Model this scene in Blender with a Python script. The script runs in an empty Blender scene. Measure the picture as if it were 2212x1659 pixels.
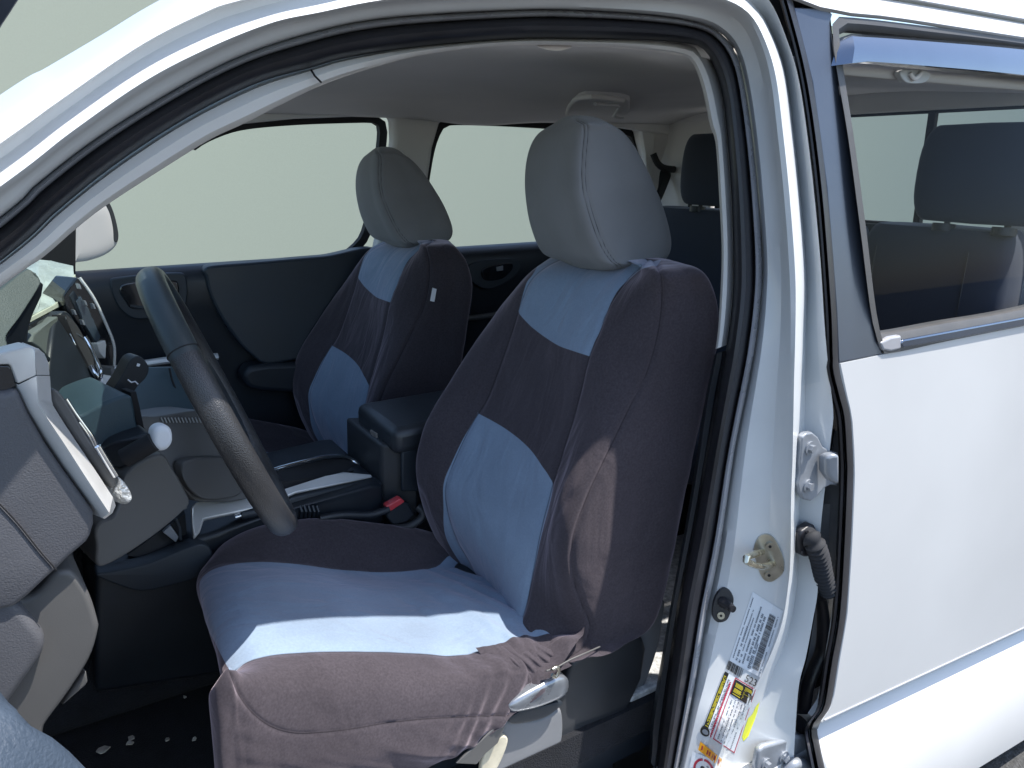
import bpy, bmesh, math, random
from mathutils import Vector, Matrix, noise
from mathutils.bvhtree import BVHTree
random.seed(7)
S = bpy.context.scene
COL = S.collection

# ------------------------------------------------------------------ camera
YAW = math.radians(31.6); PIT = math.radians(16.3)
H = Vector((math.sin(YAW), math.cos(YAW), 0))
R = Vector((math.cos(YAW), -math.sin(YAW), 0))
FW = H*math.cos(PIT) - Vector((0, 0, 1))*math.sin(PIT)
UP = H*math.sin(PIT) + Vector((0, 0, 1))*math.cos(PIT)
CAM = Vector((0, 0, 1.52))
FOC = 1661.0                      # focal length in units of a 2212 wide picture
cd = bpy.data.cameras.new('camera'); co = bpy.data.objects.new('camera', cd); COL.objects.link(co)
m = Matrix((R, UP, -FW)).transposed().to_4x4(); m.translation = CAM
co.matrix_world = m
cd.sensor_width = 36; cd.lens = FOC/2212*36; cd.clip_start = .02; cd.clip_end = 400
S.camera = co

# ------------------------------------------------------------------ light
SUN = Vector((.355, -.25, 1)).normalized()      # direction towards the sun
w = bpy.data.worlds.new('World'); S.world = w; w.use_nodes = True
nt = w.node_tree; nt.nodes.clear()
sky = nt.nodes.new('ShaderNodeTexSky'); sky.sky_type = 'NISHITA'; sky.sun_disc = False
sky.sun_elevation = math.asin(SUN.z); sky.sun_rotation = math.atan2(SUN.x, SUN.y)
bg = nt.nodes.new('ShaderNodeBackground'); bg.inputs[1].default_value = .13
ou = nt.nodes.new('ShaderNodeOutputWorld')
nt.links.new(sky.outputs[0], bg.inputs[0]); nt.links.new(bg.outputs[0], ou.inputs[0])
sl = bpy.data.lights.new('sun', 'SUN'); so = bpy.data.objects.new('sun', sl); COL.objects.link(so)
sl.energy = 3.7; sl.angle = math.radians(.5); sl.color = (1, .96, .9)
so.rotation_euler = SUN.to_track_quat('Z', 'Y').to_euler(); so.location = SUN*30
S.view_settings.view_transform = 'Standard'; S.view_settings.look = 'None'
S.view_settings.exposure = 1.22; S.view_settings.gamma = 1

# ------------------------------------------------------------------ helpers
def ray(px, py):
    return R*((px-1106)/FOC) + UP*((829.5-py)/FOC) + FW
def side_y(z):                     # the driver's side of the body leans in above the belt
    if z < 1.2: return .79
    t = (z-1.2)/.5
    return .79 + .088*t**1.35
def at(px, py, Y):
    d = ray(px, py); return CAM + d*(Y/d.y)
def atz(px, py, z):
    d = ray(px, py); return CAM + d*((z-CAM.z)/d.z)
def atx(px, py, x):
    d = ray(px, py); return CAM + d*(x/d.x)
def ats(px, py, off):              # on the body side surface, off metres inside it
    Y = .85+off
    for _ in range(12):
        p = at(px, py, Y); Y = side_y(p.z)+off
    return at(px, py, Y)
def proj(p):
    v = Vector(p)-CAM; d = v.dot(FW)
    return (1106+FOC*v.dot(R)/d, 829.5-FOC*v.dot(UP)/d)
def P3(q):                         # (px,py,Y) -> point ; Vector passes through
    return q.copy() if isinstance(q, Vector) else at(*q)

def cat(p0, p1, p2, p3, t):
    return .5*((2*p1)+(p2-p0)*t+(2*p0-5*p1+4*p2-p3)*t*t+(3*p1-p0-3*p2+p3)*t*t*t)
def spline(pts, n, closed=False):
    """n samples, evenly spaced along a centripetal-ish catmull rom"""
    pts = [Vector(p) for p in pts]; k = len(pts)
    dense = []
    segs = k if closed else k-1
    for i in range(segs):
        g = lambda j: pts[j % k] if closed else pts[max(0, min(k-1, j))]
        for s in range(12):
            dense.append(cat(g(i-1), g(i), g(i+1), g(i+2), s/12))
    dense.append(pts[0].copy() if closed else pts[-1].copy())
    L = [0]
    for a, b in zip(dense, dense[1:]): L.append(L[-1]+(b-a).length)
    out = []; j = 0
    m_ = n if closed else n-1
    for i in range(n):
        d = L[-1]*i/m_
        while j < len(L)-2 and L[j+1] < d: j += 1
        t = (d-L[j])/max(1e-9, L[j+1]-L[j])
        out.append(dense[j].lerp(dense[j+1], min(1, t)))
    return out

def catgrid(ctrl, nu, nv, cu=False, cv=False):
    """upsample a control grid of Vectors [row][col]; nv per row span, nu per column span"""
    rows = len(ctrl); cols = len(ctrl[0])
    tmp = []
    for r in ctrl:
        o = []
        for i in range(cols if cu else cols-1):
            g = lambda j: r[j % cols] if cu else r[max(0, min(cols-1, j))]
            for s in range(nu): o.append(cat(g(i-1), g(i), g(i+1), g(i+2), s/nu))
        if not cu: o.append(r[-1].copy())
        tmp.append(o)
    out = []
    for i in range(rows if cv else rows-1):
        g = lambda j: tmp[j % rows] if cv else tmp[max(0, min(rows-1, j))]
        a, b, c, d = g(i-1), g(i), g(i+1), g(i+2)
        for s in range(nv):
            out.append([cat(a[k], b[k], c[k], d[k], s/nv) for k in range(len(b))])
    if not cv: out.append(tmp[-1])
    return out

def gridfaces(rows, cols, cu=False, cv=False):
    f = []
    for i in range(rows if cv else rows-1):
        for j in range(cols if cu else cols-1):
            f.append((i*cols+j, i*cols+(j+1) % cols, ((i+1) % rows)*cols+(j+1) % cols, ((i+1) % rows)*cols+j))
    return f

def mk(name, verts, faces, mat, parent=None, smooth=True, bevel=0, seg=3, solid=0, subd=0, recalc=True, label=None, face_cam=False):
    me = bpy.data.meshes.new(name); me.from_pydata([tuple(v) for v in verts], [], faces)
    bm = bmesh.new(); bm.from_mesh(me)
    bmesh.ops.remove_doubles(bm, verts=bm.verts, dist=1e-6)
    if recalc: bmesh.ops.recalc_face_normals(bm, faces=bm.faces)
    bm.to_mesh(me); bm.free()
    if face_cam:
        s = sum((p.normal.dot(CAM-p.center)*p.area for p in me.polygons))
        if s < 0:
            me.flip_normals()
    if smooth:
        me.polygons.foreach_set('use_smooth', [True]*len(me.polygons))
    for mm in (mat if isinstance(mat, (list, tuple)) else [mat]): me.materials.append(mm)
    o = bpy.data.objects.new(name, me); COL.objects.link(o)
    if solid:
        md = o.modifiers.new('s', 'SOLIDIFY'); md.thickness = solid; md.offset = -1
    if subd:
        md = o.modifiers.new('d', 'SUBSURF'); md.levels = md.render_levels = subd
    if bevel:
        md = o.modifiers.new('b', 'BEVEL'); md.width = bevel; md.segments = seg; md.limit_method = 'ANGLE'; md.angle_limit = math.radians(32)
        md.harden_normals = False
    if smooth and (bevel or not subd):
        try:
            me.set_sharp_from_angle(angle=math.radians(38))
        except Exception: pass
    if parent is not None: setp(o, parent)
    if label: o['label'] = label
    return o
def setp(o, parent):
    bpy.context.view_layer.update()
    o.parent = parent
    mw = Matrix.Identity(4)
    q = parent
    chain = []
    while q is not None: chain.append(q); q = q.parent
    for q in reversed(chain):
        mw = mw @ (q.matrix_parent_inverse @ q.matrix_basis)
    o.matrix_parent_inverse = mw.inverted()

def grid(name, G, mat, parent, cu=False, cv=False, cap=False, **kw):
    rows, cols = len(G), len(G[0])
    V = [p for r in G for p in r]; F = gridfaces(rows, cols, cu, cv)
    if cap and cu:
        F.append(tuple(range(cols))); F.append(tuple((rows-1)*cols+j for j in range(cols)))
    return mk(name, V, F, mat, parent, **kw)

def slab(name, pts, mat, parent, ex=(0, .02, 0), bevel=.003, seg=3, **kw):
    """closed outline given as (px,py,Y) or Vectors, extruded by ex"""
    A = [P3(p) for p in pts]; ex = Vector(ex); n = len(A)
    V = A+[a+ex for a in A]
    F = [tuple(range(n)), tuple(reversed(range(n, 2*n)))]
    for i in range(n): F.append((i, n+i, n+(i+1) % n, (i+1) % n))
    return mk(name, V, F, mat, parent, bevel=bevel, seg=seg, **kw)
def rslab(name, pts, mat, parent, n=60, **kw):   # smooth outline
    A = spline([P3(p) for p in pts], n, closed=True)
    return slab(name, A, mat, parent, **kw)
def lens(name, pts, mat, parent, ex=(0, .02, 0), bulge=.01, n=72, edge=.35, **kw):
    """pillowy rounded solid inside a smooth closed outline: rings shrinking to the middle, bulging to the viewer"""
    A = spline([P3(p) for p in pts], n, closed=True)
    c = sum(A, Vector())/len(A); ex = Vector(ex); d = -ex.normalized()
    rings = []
    for k in range(4): rings.append([a+ex*(1-k/3.) for a in A])
    for s in (.97, .92, .82, .66, .45, .22, .05):
        h = (1-s**2)**.5
        rings.append([c+(a-c)*s + d*bulge*min(1, h*1.4) for a in A])
    return grid(name, rings, mat, parent, cu=True, cap=True, **kw)

def tube(name, pts, r, mat, parent, n=14, flat=1, steps=None, taper=None, closed=False, **kw):
    P = [P3(p) for p in pts]
    if steps: P = spline(P, steps, closed)
    N = len(P); rings = []
    ref = Vector((0, 0, 1)); prev = None
    for i, p in enumerate(P):
        if closed: t = (P[(i+1) % N]-P[i-1]).normalized()
        else: t = (P[min(N-1, i+1)]-P[max(0, i-1)]).normalized()
        if prev is None:
            u = t.cross(ref)
            if u.length < .1: u = t.cross(Vector((1, 0, 0)))
            u.normalize()
        else: u = (prev-t*prev.dot(t)).normalized()
        prev = u; v = t.cross(u).normalized()
        rr = r*(taper(i/(N-1)) if taper else 1)
        rings.append([p+u*math.cos(a)*rr+v*math.sin(a)*rr*flat for a in [2*math.pi*k/n for k in range(n)]])
    return grid(name, rings, mat, parent, cu=True, cv=closed, cap=not closed, **kw)
def box(name, a, b, mat, parent, bevel=.004, **kw):
    x0, y0, z0 = a; x1, y1, z1 = b
    V = [(x, y, z) for x in (x0, x1) for y in (y0, y1) for z in (z0, z1)]
    F = [(0, 1, 3, 2), (4, 6, 7, 5), (0, 4, 5, 1), (2, 3, 7, 6), (0, 2, 6, 4), (1, 5, 7, 3)]
    return mk(name, V, F, mat, parent, bevel=bevel, **kw)
def join_into(name, objs, parent, label=None):
    """merge a few helper meshes into ONE part mesh"""
    dg = bpy.context.evaluated_depsgraph_get(); bpy.context.view_layer.update(); dg.update()
    V = []; F = []; MI = []; mats = []; SM = []
    for o in objs:
        me = o.evaluated_get(dg).to_mesh()
        off = len(V); V += [v.co.copy() for v in me.vertices]
        mp = []
        for mm in o.data.materials:
            if mm not in mats: mats.append(mm)
            mp.append(mats.index(mm))
        for p in me.polygons:
            F.append(tuple(i+off for i in p.vertices)); MI.append(mp[p.material_index]); SM.append(p.use_smooth)
        o.evaluated_get(dg).to_mesh_clear()
    for o in objs:
        d = o.data; bpy.data.objects.remove(o); bpy.data.meshes.remove(d)
    me = bpy.data.meshes.new(name); me.from_pydata([tuple(v) for v in V], [], F)
    me.polygons.foreach_set('material_index', MI); me.polygons.foreach_set('use_smooth', SM)
    for mm in mats: me.materials.append(mm)
    try: me.set_sharp_from_angle(angle=math.radians(38))
    except Exception: pass
    o = bpy.data.objects.new(name, me); COL.objects.link(o)
    if parent is not None: setp(o, parent)
    if label: o['label'] = label
    return o

# signed distance to traced polygons, used to carry the cloth panels' seams on the mesh
def sdist(p, poly):
    x, y = p; best = 1e9; ins = False; n = len(poly)
    for i in range(n):
        x0, y0 = poly[i]; x1, y1 = poly[(i+1) % n]
        dx, dy = x1-x0, y1-y0
        t = max(0, min(1, ((x-x0)*dx+(y-y0)*dy)/(dx*dx+dy*dy+1e-12)))
        best = min(best, math.hypot(x-x0-t*dx, y-y0-t*dy))
        if (y0 > y) != (y1 > y) and x < (x1-x0)*(y-y0)/(y1-y0)+x0: ins = not ins
    return best if ins else -best
def smooth2(poly, n=90):
    return [(v.x, v.y) for v in spline([Vector((a, b, 0)) for a, b in poly], n, closed=True)]
def seamdist(p, line):
    x, y = p; best = 1e9
    for (x0, y0), (x1, y1) in zip(line, line[1:]):
        dx, dy = x1-x0, y1-y0
        t = max(0, min(1, ((x-x0)*dx+(y-y0)*dy)/(dx*dx+dy*dy+1e-12)))
        best = min(best, math.hypot(x-x0-t*dx, y-y0-t*dy))
    return best
def attr(o, name, vals):
    a = o.data.attributes.new(name, 'FLOAT', 'POINT'); a.data.foreach_set('value', vals)

# ------------------------------------------------------------------ materials
def mat(name, col, rough=.5, metal=0, coat=0, bump=0, bscale=400, var=0, vscale=6, sheen=0, spec=.5, dist=.001, coords='Object', detail=3, stretch=None, sheenr=.5):
    M = bpy.data.materials.new(name); M.use_nodes = True
    t = M.node_tree; b = t.nodes['Principled BSDF']
    b.inputs['Base Color'].default_value = (*col, 1); b.inputs['Roughness'].default_value = rough
    b.inputs['Metallic'].default_value = metal; b.inputs['Coat Weight'].default_value = coat
    b.inputs['Coat Roughness'].default_value = .05
    b.inputs['Specular IOR Level'].default_value = spec
    b.inputs['Sheen Weight'].default_value = sheen; b.inputs['Sheen Roughness'].default_value = sheenr
    tc = t.nodes.new('ShaderNodeTexCoord'); src = tc.outputs['Object']
    if stretch:
        mp = t.nodes.new('ShaderNodeMapping'); mp.inputs['Scale'].default_value = stretch
        t.links.new(src, mp.inputs[0]); src = mp.outputs[0]
    if bump:
        n = t.nodes.new('ShaderNodeTexNoise'); n.inputs['Scale'].default_value = bscale; n.inputs['Detail'].default_value = detail
        t.links.new(src, n.inputs['Vector'])
        u = t.nodes.new('ShaderNodeBump'); u.inputs['Strength'].default_value = bump; u.inputs['Distance'].default_value = dist
        t.links.new(n.outputs[0], u.inputs['Height']); t.links.new(u.outputs[0], b.inputs['Normal'])
    if var:
        n = t.nodes.new('ShaderNodeTexNoise'); n.inputs['Scale'].default_value = vscale; n.inputs['Detail'].default_value = 6
        t.links.new(src, n.inputs['Vector'])
        r = t.nodes.new('ShaderNodeMapRange'); r.inputs[1].default_value = .3; r.inputs[2].default_value = .7
        r.inputs[3].default_value = 1-var; r.inputs[4].default_value = 1+var
        t.links.new(n.outputs[0], r.inputs[0])
        x = t.nodes.new('ShaderNodeVectorMath'); x.operation = 'SCALE'; x.inputs[0].default_value = col
        t.links.new(r.outputs[0], x.inputs['Scale']); t.links.new(x.outputs[0], b.inputs['Base Color'])
        r2 = t.nodes.new('ShaderNodeMapRange'); r2.inputs[1].default_value = .3; r2.inputs[2].default_value = .7
        r2.inputs[3].default_value = max(0, rough-.06); r2.inputs[4].default_value = min(1, rough+.06)
        t.links.new(n.outputs[0], r2.inputs[0]); t.links.new(r2.outputs[0], b.inputs['Roughness'])
    return M

def glassmat(name, tint, gloss=.08, rough=.0):
    M = bpy.data.materials.new(name); M.use_nodes = True; t = M.node_tree; t.nodes.clear()
    o = t.nodes.new('ShaderNodeOutputMaterial'); a = t.nodes.new('ShaderNodeBsdfTransparent'); a.inputs[0].default_value = (*tint, 1)
    g = t.nodes.new('ShaderNodeBsdfGlossy'); g.inputs['Roughness'].default_value = rough
    fr = t.nodes.new('ShaderNodeFresnel'); fr.inputs[0].default_value = 1.4
    mx = t.nodes.new('ShaderNodeMixShader')
    sc = t.nodes.new('ShaderNodeMath'); sc.operation = 'MULTIPLY'; sc.inputs[1].default_value = gloss*10
    t.links.new(fr.outputs[0], sc.inputs[0]); t.links.new(sc.outputs[0], mx.inputs[0])
    t.links.new(a.outputs[0], mx.inputs[1]); t.links.new(g.outputs[0], mx.inputs[2]); t.links.new(mx.outputs[0], o.inputs[0])
    return M

def cloth(name, blue, black, seamw=0):
    """stretch cover cloth: two colours split at attribute 'panel', stitch line at attribute 'seam'"""
    M = bpy.data.materials.new(name); M.use_nodes = True; t = M.node_tree; b = t.nodes['Principled BSDF']
    L = t.links.new
    pa = t.nodes.new('ShaderNodeAttribute'); pa.attribute_name = 'panel'
    sa = t.nodes.new('ShaderNodeAttribute'); sa.attribute_name = 'seam'
    wa = t.nodes.new('ShaderNodeAttribute'); wa.attribute_name = 'pull'
    mr = t.nodes.new('ShaderNodeMapRange'); mr.inputs[1].default_value = -.5; mr.inputs[2].default_value = .5
    L(pa.outputs['Fac'], mr.inputs[0])
    tc = t.nodes.new('ShaderNodeTexCoord')
    n = t.nodes.new('ShaderNodeTexNoise'); n.inputs['Scale'].default_value = 260; n.inputs['Detail'].default_value = 4; L(tc.outputs['Object'], n.inputs['Vector'])
    n2 = t.nodes.new('ShaderNodeTexNoise'); n2.inputs['Scale'].default_value = 7; n2.inputs['Detail'].default_value = 5; L(tc.outputs['Object'], n2.inputs['Vector'])
    mx = t.nodes.new('ShaderNodeMix'); mx.data_type = 'RGBA'; L(mr.outputs[0], mx.inputs[0])
    mx.inputs[6].default_value = (*black, 1); mx.inputs[7].default_value = (*blue, 1)
    ma = t.nodes.new('ShaderNodeMapRange'); ma.inputs[1].default_value = .25; ma.inputs[2].default_value = .75; ma.inputs[3].default_value = .76; ma.inputs[4].default_value = 1.24
    L(n.outputs[0], ma.inputs[0])
    mb = t.nodes.new('ShaderNodeMapRange'); mb.inputs[1].default_value = .3; mb.inputs[2].default_value = .7; mb.inputs[3].default_value = .88; mb.inputs[4].default_value = 1.12
    L(n2.outputs[0], mb.inputs[0])
    # heather is strong on the black cloth, faint on the blue
    mc = t.nodes.new('ShaderNodeMix'); mc.data_type = 'FLOAT'; L(mr.outputs[0], mc.inputs[0]); L(ma.outputs[0], mc.inputs[2])
    half = t.nodes.new('ShaderNodeMapRange'); half.inputs[1].default_value = .76; half.inputs[2].default_value = 1.24; half.inputs[3].default_value = .93; half.inputs[4].default_value = 1.07
    L(ma.outputs[0], half.inputs[0]); L(half.outputs[0], mc.inputs[3])
    mm = t.nodes.new('ShaderNodeMath'); mm.operation = 'MULTIPLY'; L(mc.outputs[0], mm.inputs[0]); L(mb.outputs[0], mm.inputs[1])
    sm = t.nodes.new('ShaderNodeMapRange'); sm.inputs[1].default_value = .4; sm.inputs[2].default_value = 1.8; sm.inputs[3].default_value = .45; sm.inputs[4].default_value = 1
    L(sa.outputs['Fac'], sm.inputs[0])
    m3 = t.nodes.new('ShaderNodeMath'); m3.operation = 'MULTIPLY'; L(mm.outputs[0], m3.inputs[0]); L(sm.outputs[0], m3.inputs[1])
    vs = t.nodes.new('ShaderNodeVectorMath'); vs.operation = 'SCALE'; L(mx.outputs[2], vs.inputs[0]); L(m3.outputs[0], vs.inputs['Scale'])
    L(vs.outputs[0], b.inputs['Base Color'])
    b.inputs['Roughness'].default_value = .95; b.inputs['Specular IOR Level'].default_value = .15
    b.inputs['Sheen Weight'].default_value = .5; b.inputs['Sheen Roughness'].default_value = .45; b.inputs['Sheen Tint'].default_value = (.95, .8, .9, 1)
    bu = t.nodes.new('ShaderNodeBump'); bu.inputs['Strength'].default_value = .35; bu.inputs['Distance'].default_value = .0008; L(n.outputs[0], bu.inputs['Height'])
    # soft creases
    wv = t.nodes.new('ShaderNodeTexNoise'); wv.inputs['Scale'].default_value = 9; wv.inputs['Detail'].default_value = 2; wv.inputs['Distortion'].default_value = 1.2
    mp = t.nodes.new('ShaderNodeMapping'); mp.inputs['Scale'].default_value = (1, 1.8, .7); L(tc.outputs['Object'], mp.inputs[0]); L(mp.outputs[0], wv.inputs['Vector'])
    b2 = t.nodes.new('ShaderNodeBump'); b2.inputs['Strength'].default_value = .5; b2.inputs['Distance'].default_value = .012
    L(wv.outputs[0], b2.inputs['Height']); L(bu.outputs[0], b2.inputs['Normal'])
    L(b2.outputs[0], b.inputs['Normal'])
    return M

WHITE = mat('white_paint', (.60, .60, .595), .34, coat=.6, var=.05, vscale=2.2)
JAMB = mat('white_jamb_paint', (.61, .625, .63), .38, coat=.4, var=.05, vscale=7)
RUBBER = mat('seal_rubber', (.015, .015, .019), .42, bump=.2, bscale=300, var=.3, vscale=12)
LIP = mat('seal_lip', (.34, .34, .36), .28, coat=.5, var=.1, vscale=15)  # pale base paints the highlight that runs along the seal lip
GAPM = mat('gap_black', (.008, .008, .01), .7)
APPL = mat('satin_black_applique', (.095, .11, .14), .36, metal=.7, bump=.15, bscale=700, var=.1, vscale=5, spec=.9)
VISOR = mat('dark_visor_plastic', (.12, .155, .215), .16, metal=.8, coat=1, var=.1, vscale=5, spec=.9)
TRIM = mat('light_grey_trim', (.66, .65, .63), .7, bump=.3, bscale=900, var=.05, dist=.0004)
LINER = mat('headliner_cloth', (.72, .69, .66), .95, bump=.4, bscale=1400, var=.05, vscale=4, dist=.0005)
DASH = mat('dash_plastic', (.082, .083, .092), .55, bump=.5, bscale=520, var=.08, vscale=9, dist=.0012)
DASHS = mat('dash_smooth_plastic', (.092, .090, .088), .5, bump=.25, bscale=900, var=.06, vscale=8, dist=.0005)
DARK = mat('dark_plastic', (.011, .015, .021), .45, bump=.4, bscale=700, var=.15, vscale=8, dist=.0006)
DARKB = mat('door_pad_vinyl', (.020, .027, .036), .5, bump=.4, bscale=500, var=.1, vscale=8, dist=.0006)
PIANO = mat('gloss_black', (.01, .012, .015), .12, coat=1, var=.2, vscale=20)
SILVER = mat('silver_plastic', (.70, .70, .69), .36, metal=.35, var=.06, vscale=12, bump=.15, bscale=900, dist=.0003)
CHROME = mat('chrome', (.8, .82, .84), .14, metal=1, var=.05, vscale=20)
STEEL = mat('zinc_steel', (.42, .40, .34), .32, metal=.9, bump=.3, bscale=160, var=.18, vscale=45)
HINGE = mat('painted_hinge', (.27, .29, .32), .36, metal=.3, coat=.3, bump=.2, bscale=120, var=.12, vscale=30)
CARPET = mat('carpet', (.010, .011, .015), 1, bump=1, bscale=300, var=.35, vscale=25, dist=.004)
LEATHER = mat('wheel_leather', (.03, .03, .032), .34, var=.15, vscale=10, spec=.6)
REARCL = mat('rear_seat_cloth', (.028, .036, .056), .95, bump=.12, bscale=700, var=.10, vscale=12, sheen=.1)
HEADCL = mat('headrest_cloth', (.20, .20, .205), .88, bump=.5, bscale=900, var=.08, vscale=10, sheen=.15, dist=.0006)
RED = mat('buckle_red', (.55, .05, .06), .35, var=.05)
WHITEP = mat('white_plastic', (.75, .76, .78), .4, var=.04)
MIRROR = mat('mirror_housing_grey', (.55, .54, .53), .45, var=.04)
BEIGE = mat('foam_beige', (.55, .50, .38), .9, bump=.8, bscale=60, var=.2, vscale=30)
GREYP = mat('grey_seat_plastic', (.17, .175, .185), .55, bump=.5, bscale=700, var=.08, vscale=9, dist=.0006)
SEATB = mat('black_seat_plastic', (.03, .032, .036), .5, bump=.5, bscale=700, var=.15, vscale=9, dist=.0006)
GLASS = glassmat('clear_glass', (.95, .97, .96), .01)
TINT = glassmat('tinted_glass', (.93, .95, .965), .02)
CLOTH = cloth('cover_cloth', (.20, .26, .34), (.048, .041, .047))
# perforated wheel leather
t = LEATHER.node_tree
vo = t.nodes.new('ShaderNodeTexVoronoi'); vo.inputs['Scale'].default_value = 620
bu = t.nodes.new('ShaderNodeBump'); bu.inputs['Strength'].default_value = .6; bu.inputs['Distance'].default_value = .0008
tc = t.nodes.new('ShaderNodeTexCoord'); t.links.new(tc.outputs['Object'], vo.inputs['Vector'])
t.links.new(vo.outputs['Distance'], bu.inputs['Height']); t.links.new(bu.outputs[0], t.nodes['Principled BSDF'].inputs['Normal'])

# ------------------------------------------------------------------ setting
def structure(o, kind='structure'):
    o['kind'] = kind; return o
GR = mat('asphalt', (.06, .06, .06), .95, bump=1, bscale=90, var=.35, vscale=60, dist=.01)
structure(mk('ground', [(-60, -60, 0), (80, -60, 0), (80, 80, 0), (-60, 80, 0)], [(0, 1, 2, 3)], GR, smooth=False))
BD = mat('plain_wall', (.345, .372, .305), 1.0, var=.02, vscale=60, spec=.1)
# a plain pale wall beyond the truck
arc = []
for i in range(40):
    a = math.radians(168-150*i/39 - 14)
    arc.append(Vector((3+17*math.cos(a)*1.15, -1+12*math.sin(a), 0)))
bv = [p for p in arc]+[p+Vector((0, 0, 3.75)) for p in arc]
o = mk('backdrop', bv, [(i, i+1, 41+i, 40+i) for i in range(39)], BD, face_cam=True)
structure(o)

# ------------------------------------------------------------------ the truck
truck = bpy.data.objects.new('pickup_truck', None); COL.objects.link(truck)
truck.location = (1.0, 1.6, 0); truck.empty_display_size = .3
truck['label'] = 'white pickup truck with its front door open, showing two covered front seats'
truck['category'] = 'pickup truck'
T = truck

# ---- body side curves, traced, resampled on rays from a point in the door opening
CC = (900, 1000)
def angular(poly, angs, n=400):
    P = spline([Vector((a, b, 0)) for a, b in poly], n)
    A = [math.degrees(math.atan2(CC[1]-p.y, p.x-CC[0])) for p in P]
    out = []
    for g in angs:
        best = None
        for i in range(len(P)-1):
            a0, a1 = A[i], A[i+1]
            if (a0-g)*(a1-g) <= 0 and abs(a0-a1) < 40:
                t = (g-a0)/(a1-a0) if a1 != a0 else 0
                best = P[i].lerp(P[i+1], t); break
        if best is None: best = P[0] if abs(A[0]-g) < abs(A[-1]-g) else P[-1]
        out.append((best.x, best.y))
    return out
silh = [(-500, 548), (0, 205), (100, 146), (220, 75), (345, 0), (600, -130), (1000, -215), (1500, -230), (1700, -220)]
groove = [(-500, 660), (0, 310), (125, 220), (300, 100), (435, 30), (520, 0), (800, -65), (1100, -85), (1450, -85), (1600, -60), (1661, 0), (1696, 75), (1726, 175), (1751, 350), (1771, 550), (1781, 700), (1790, 800), (1800, 890), (1796, 940), (1778, 1089), (1770, 1179), (1766, 1279), (1758, 1329), (1741, 1419), (1726, 1479), (1718, 1579), (1712, 1700), (1700, 2000)]
ridgeA = [(-500, 735), (0, 385), (150, 270), (310, 160), (450, 90), (585, 40), (690, 18), (850, -14), (1100, -34), (1450, -34), (1580, -12), (1628, 20), (1656, 58), (1691, 150), (1711, 300), (1726, 450), (1736, 600), (1733, 720), (1729, 829), (1722, 979), (1718, 1079), (1716, 1179), (1713, 1254), (1696, 1354), (1656, 1454), (1616, 1529), (1586, 1579), (1556, 1659), (1470, 1900)]
ridgeB = [(-500, 770), (0, 415), (150, 300), (310, 188), (450, 113), (585, 56), (690, 32), (850, 3), (1100, -12), (1400, -10), (1530, 0), (1590, 20), (1626, 55), (1661, 150), (1681, 300), (1696, 450), (1706, 600), (1708, 720), (1706, 829), (1706, 979), (1703, 1079), (1703, 1179), (1698, 1254), (1681, 1354), (1641, 1454), (1601, 1529), (1566, 1579), (1536, 1659), (1450, 1900)]
sealO = [(-500, 850), (0, 470), (75, 402), (200, 305), (350, 210), (500, 130), (650, 77), (825, 40), (1106, 22), (1250, 22), (1406, 32), (1506, 48), (1556, 72), (1591, 118), (1611, 200), (1631, 350), (1646, 550), (1643, 650), (1631, 750), (1616, 830), (1586, 979), (1556, 1179), (1526, 1329), (1501, 1479), (1466, 1659), (1420, 1900)]
sealI = [(-500, 940), (0, 565), (125, 455), (250, 355), (400, 257), (550, 182), (670, 147), (750, 125), (900, 102), (1106, 85), (1250, 84), (1420, 88), (1496, 97), (1520, 110), (1543, 148), (1561, 210), (1571, 300), (1581, 450), (1583, 625), (1568, 757), (1552, 850), (1526, 1000), (1501, 1139), (1471, 1289), (1451, 1429), (1431, 1579), (1420, 1659), (1375, 1900)]
trimI = [(-500, 990), (0, 618), (90, 555), (165, 490), (230, 440), (340, 368), (450, 300), (530, 262), (695, 182), (850, 132), (950, 112), (1106, 96), (1300, 99), (1400, 107), (1480, 120), (1504, 148), (1521, 200), (1535, 270), (1547, 310), (1556, 450), (1560, 550), (1556, 650), (1548, 745), (1525, 860), (1505, 1000), (1480, 1150), (1452, 1300), (1430, 1430), (1408, 1560), (1400, 1659), (1340, 1900)]
angs = [160-212*i/259 for i in range(260)]
def curve3(c, off, angs_=angs):
    f = off if callable(off) else (lambda g: off)
    return [ats(x, y, f(g)) for (x, y), g in zip(angular(c, angs_), angs_)]
def blend(c0, c1, f, angs_=angs):
    a, b = angular(c0, angs_), angular(c1, angs_)
    return [(p[0]+(q[0]-p[0])*f, p[1]+(q[1]-p[1])*f) for p, q in zip(a, b)]
def lift(pxs, off, angs_=angs):
    f = off if callable(off) else (lambda g: off)
    return [ats(x, y, f(g)) for (x, y), g in zip(pxs, angs_)]
def mixoff(a, b, g0=48, g1=62):    # value a on the pillar at the right, b over the roof and front pillar
    def f(g):
        t = max(0, min(1, (g-g0)/(g1-g0))); t = t*t*(3-2*t); return a+(b-a)*t
    return f
# body: silhouette -> groove (roof rail and windscreen pillar)
a2 = [g for g in angs if g > 56]
G = [lift(blend(silh, groove, f, a2), o_, a2) for f, o_ in ((0, .16), (.18, .10), (.4, .055), (.62, .022), (.85, .004), (1, .0))]
G = [[Vector((p.x, max(p.y, .6)+.25, p.z-.0)) for p in G[0]]]+G if False else G
rail = grid('roof_rail_tmp', G, WHITE, None, face_cam=True, recalc=True)
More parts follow.
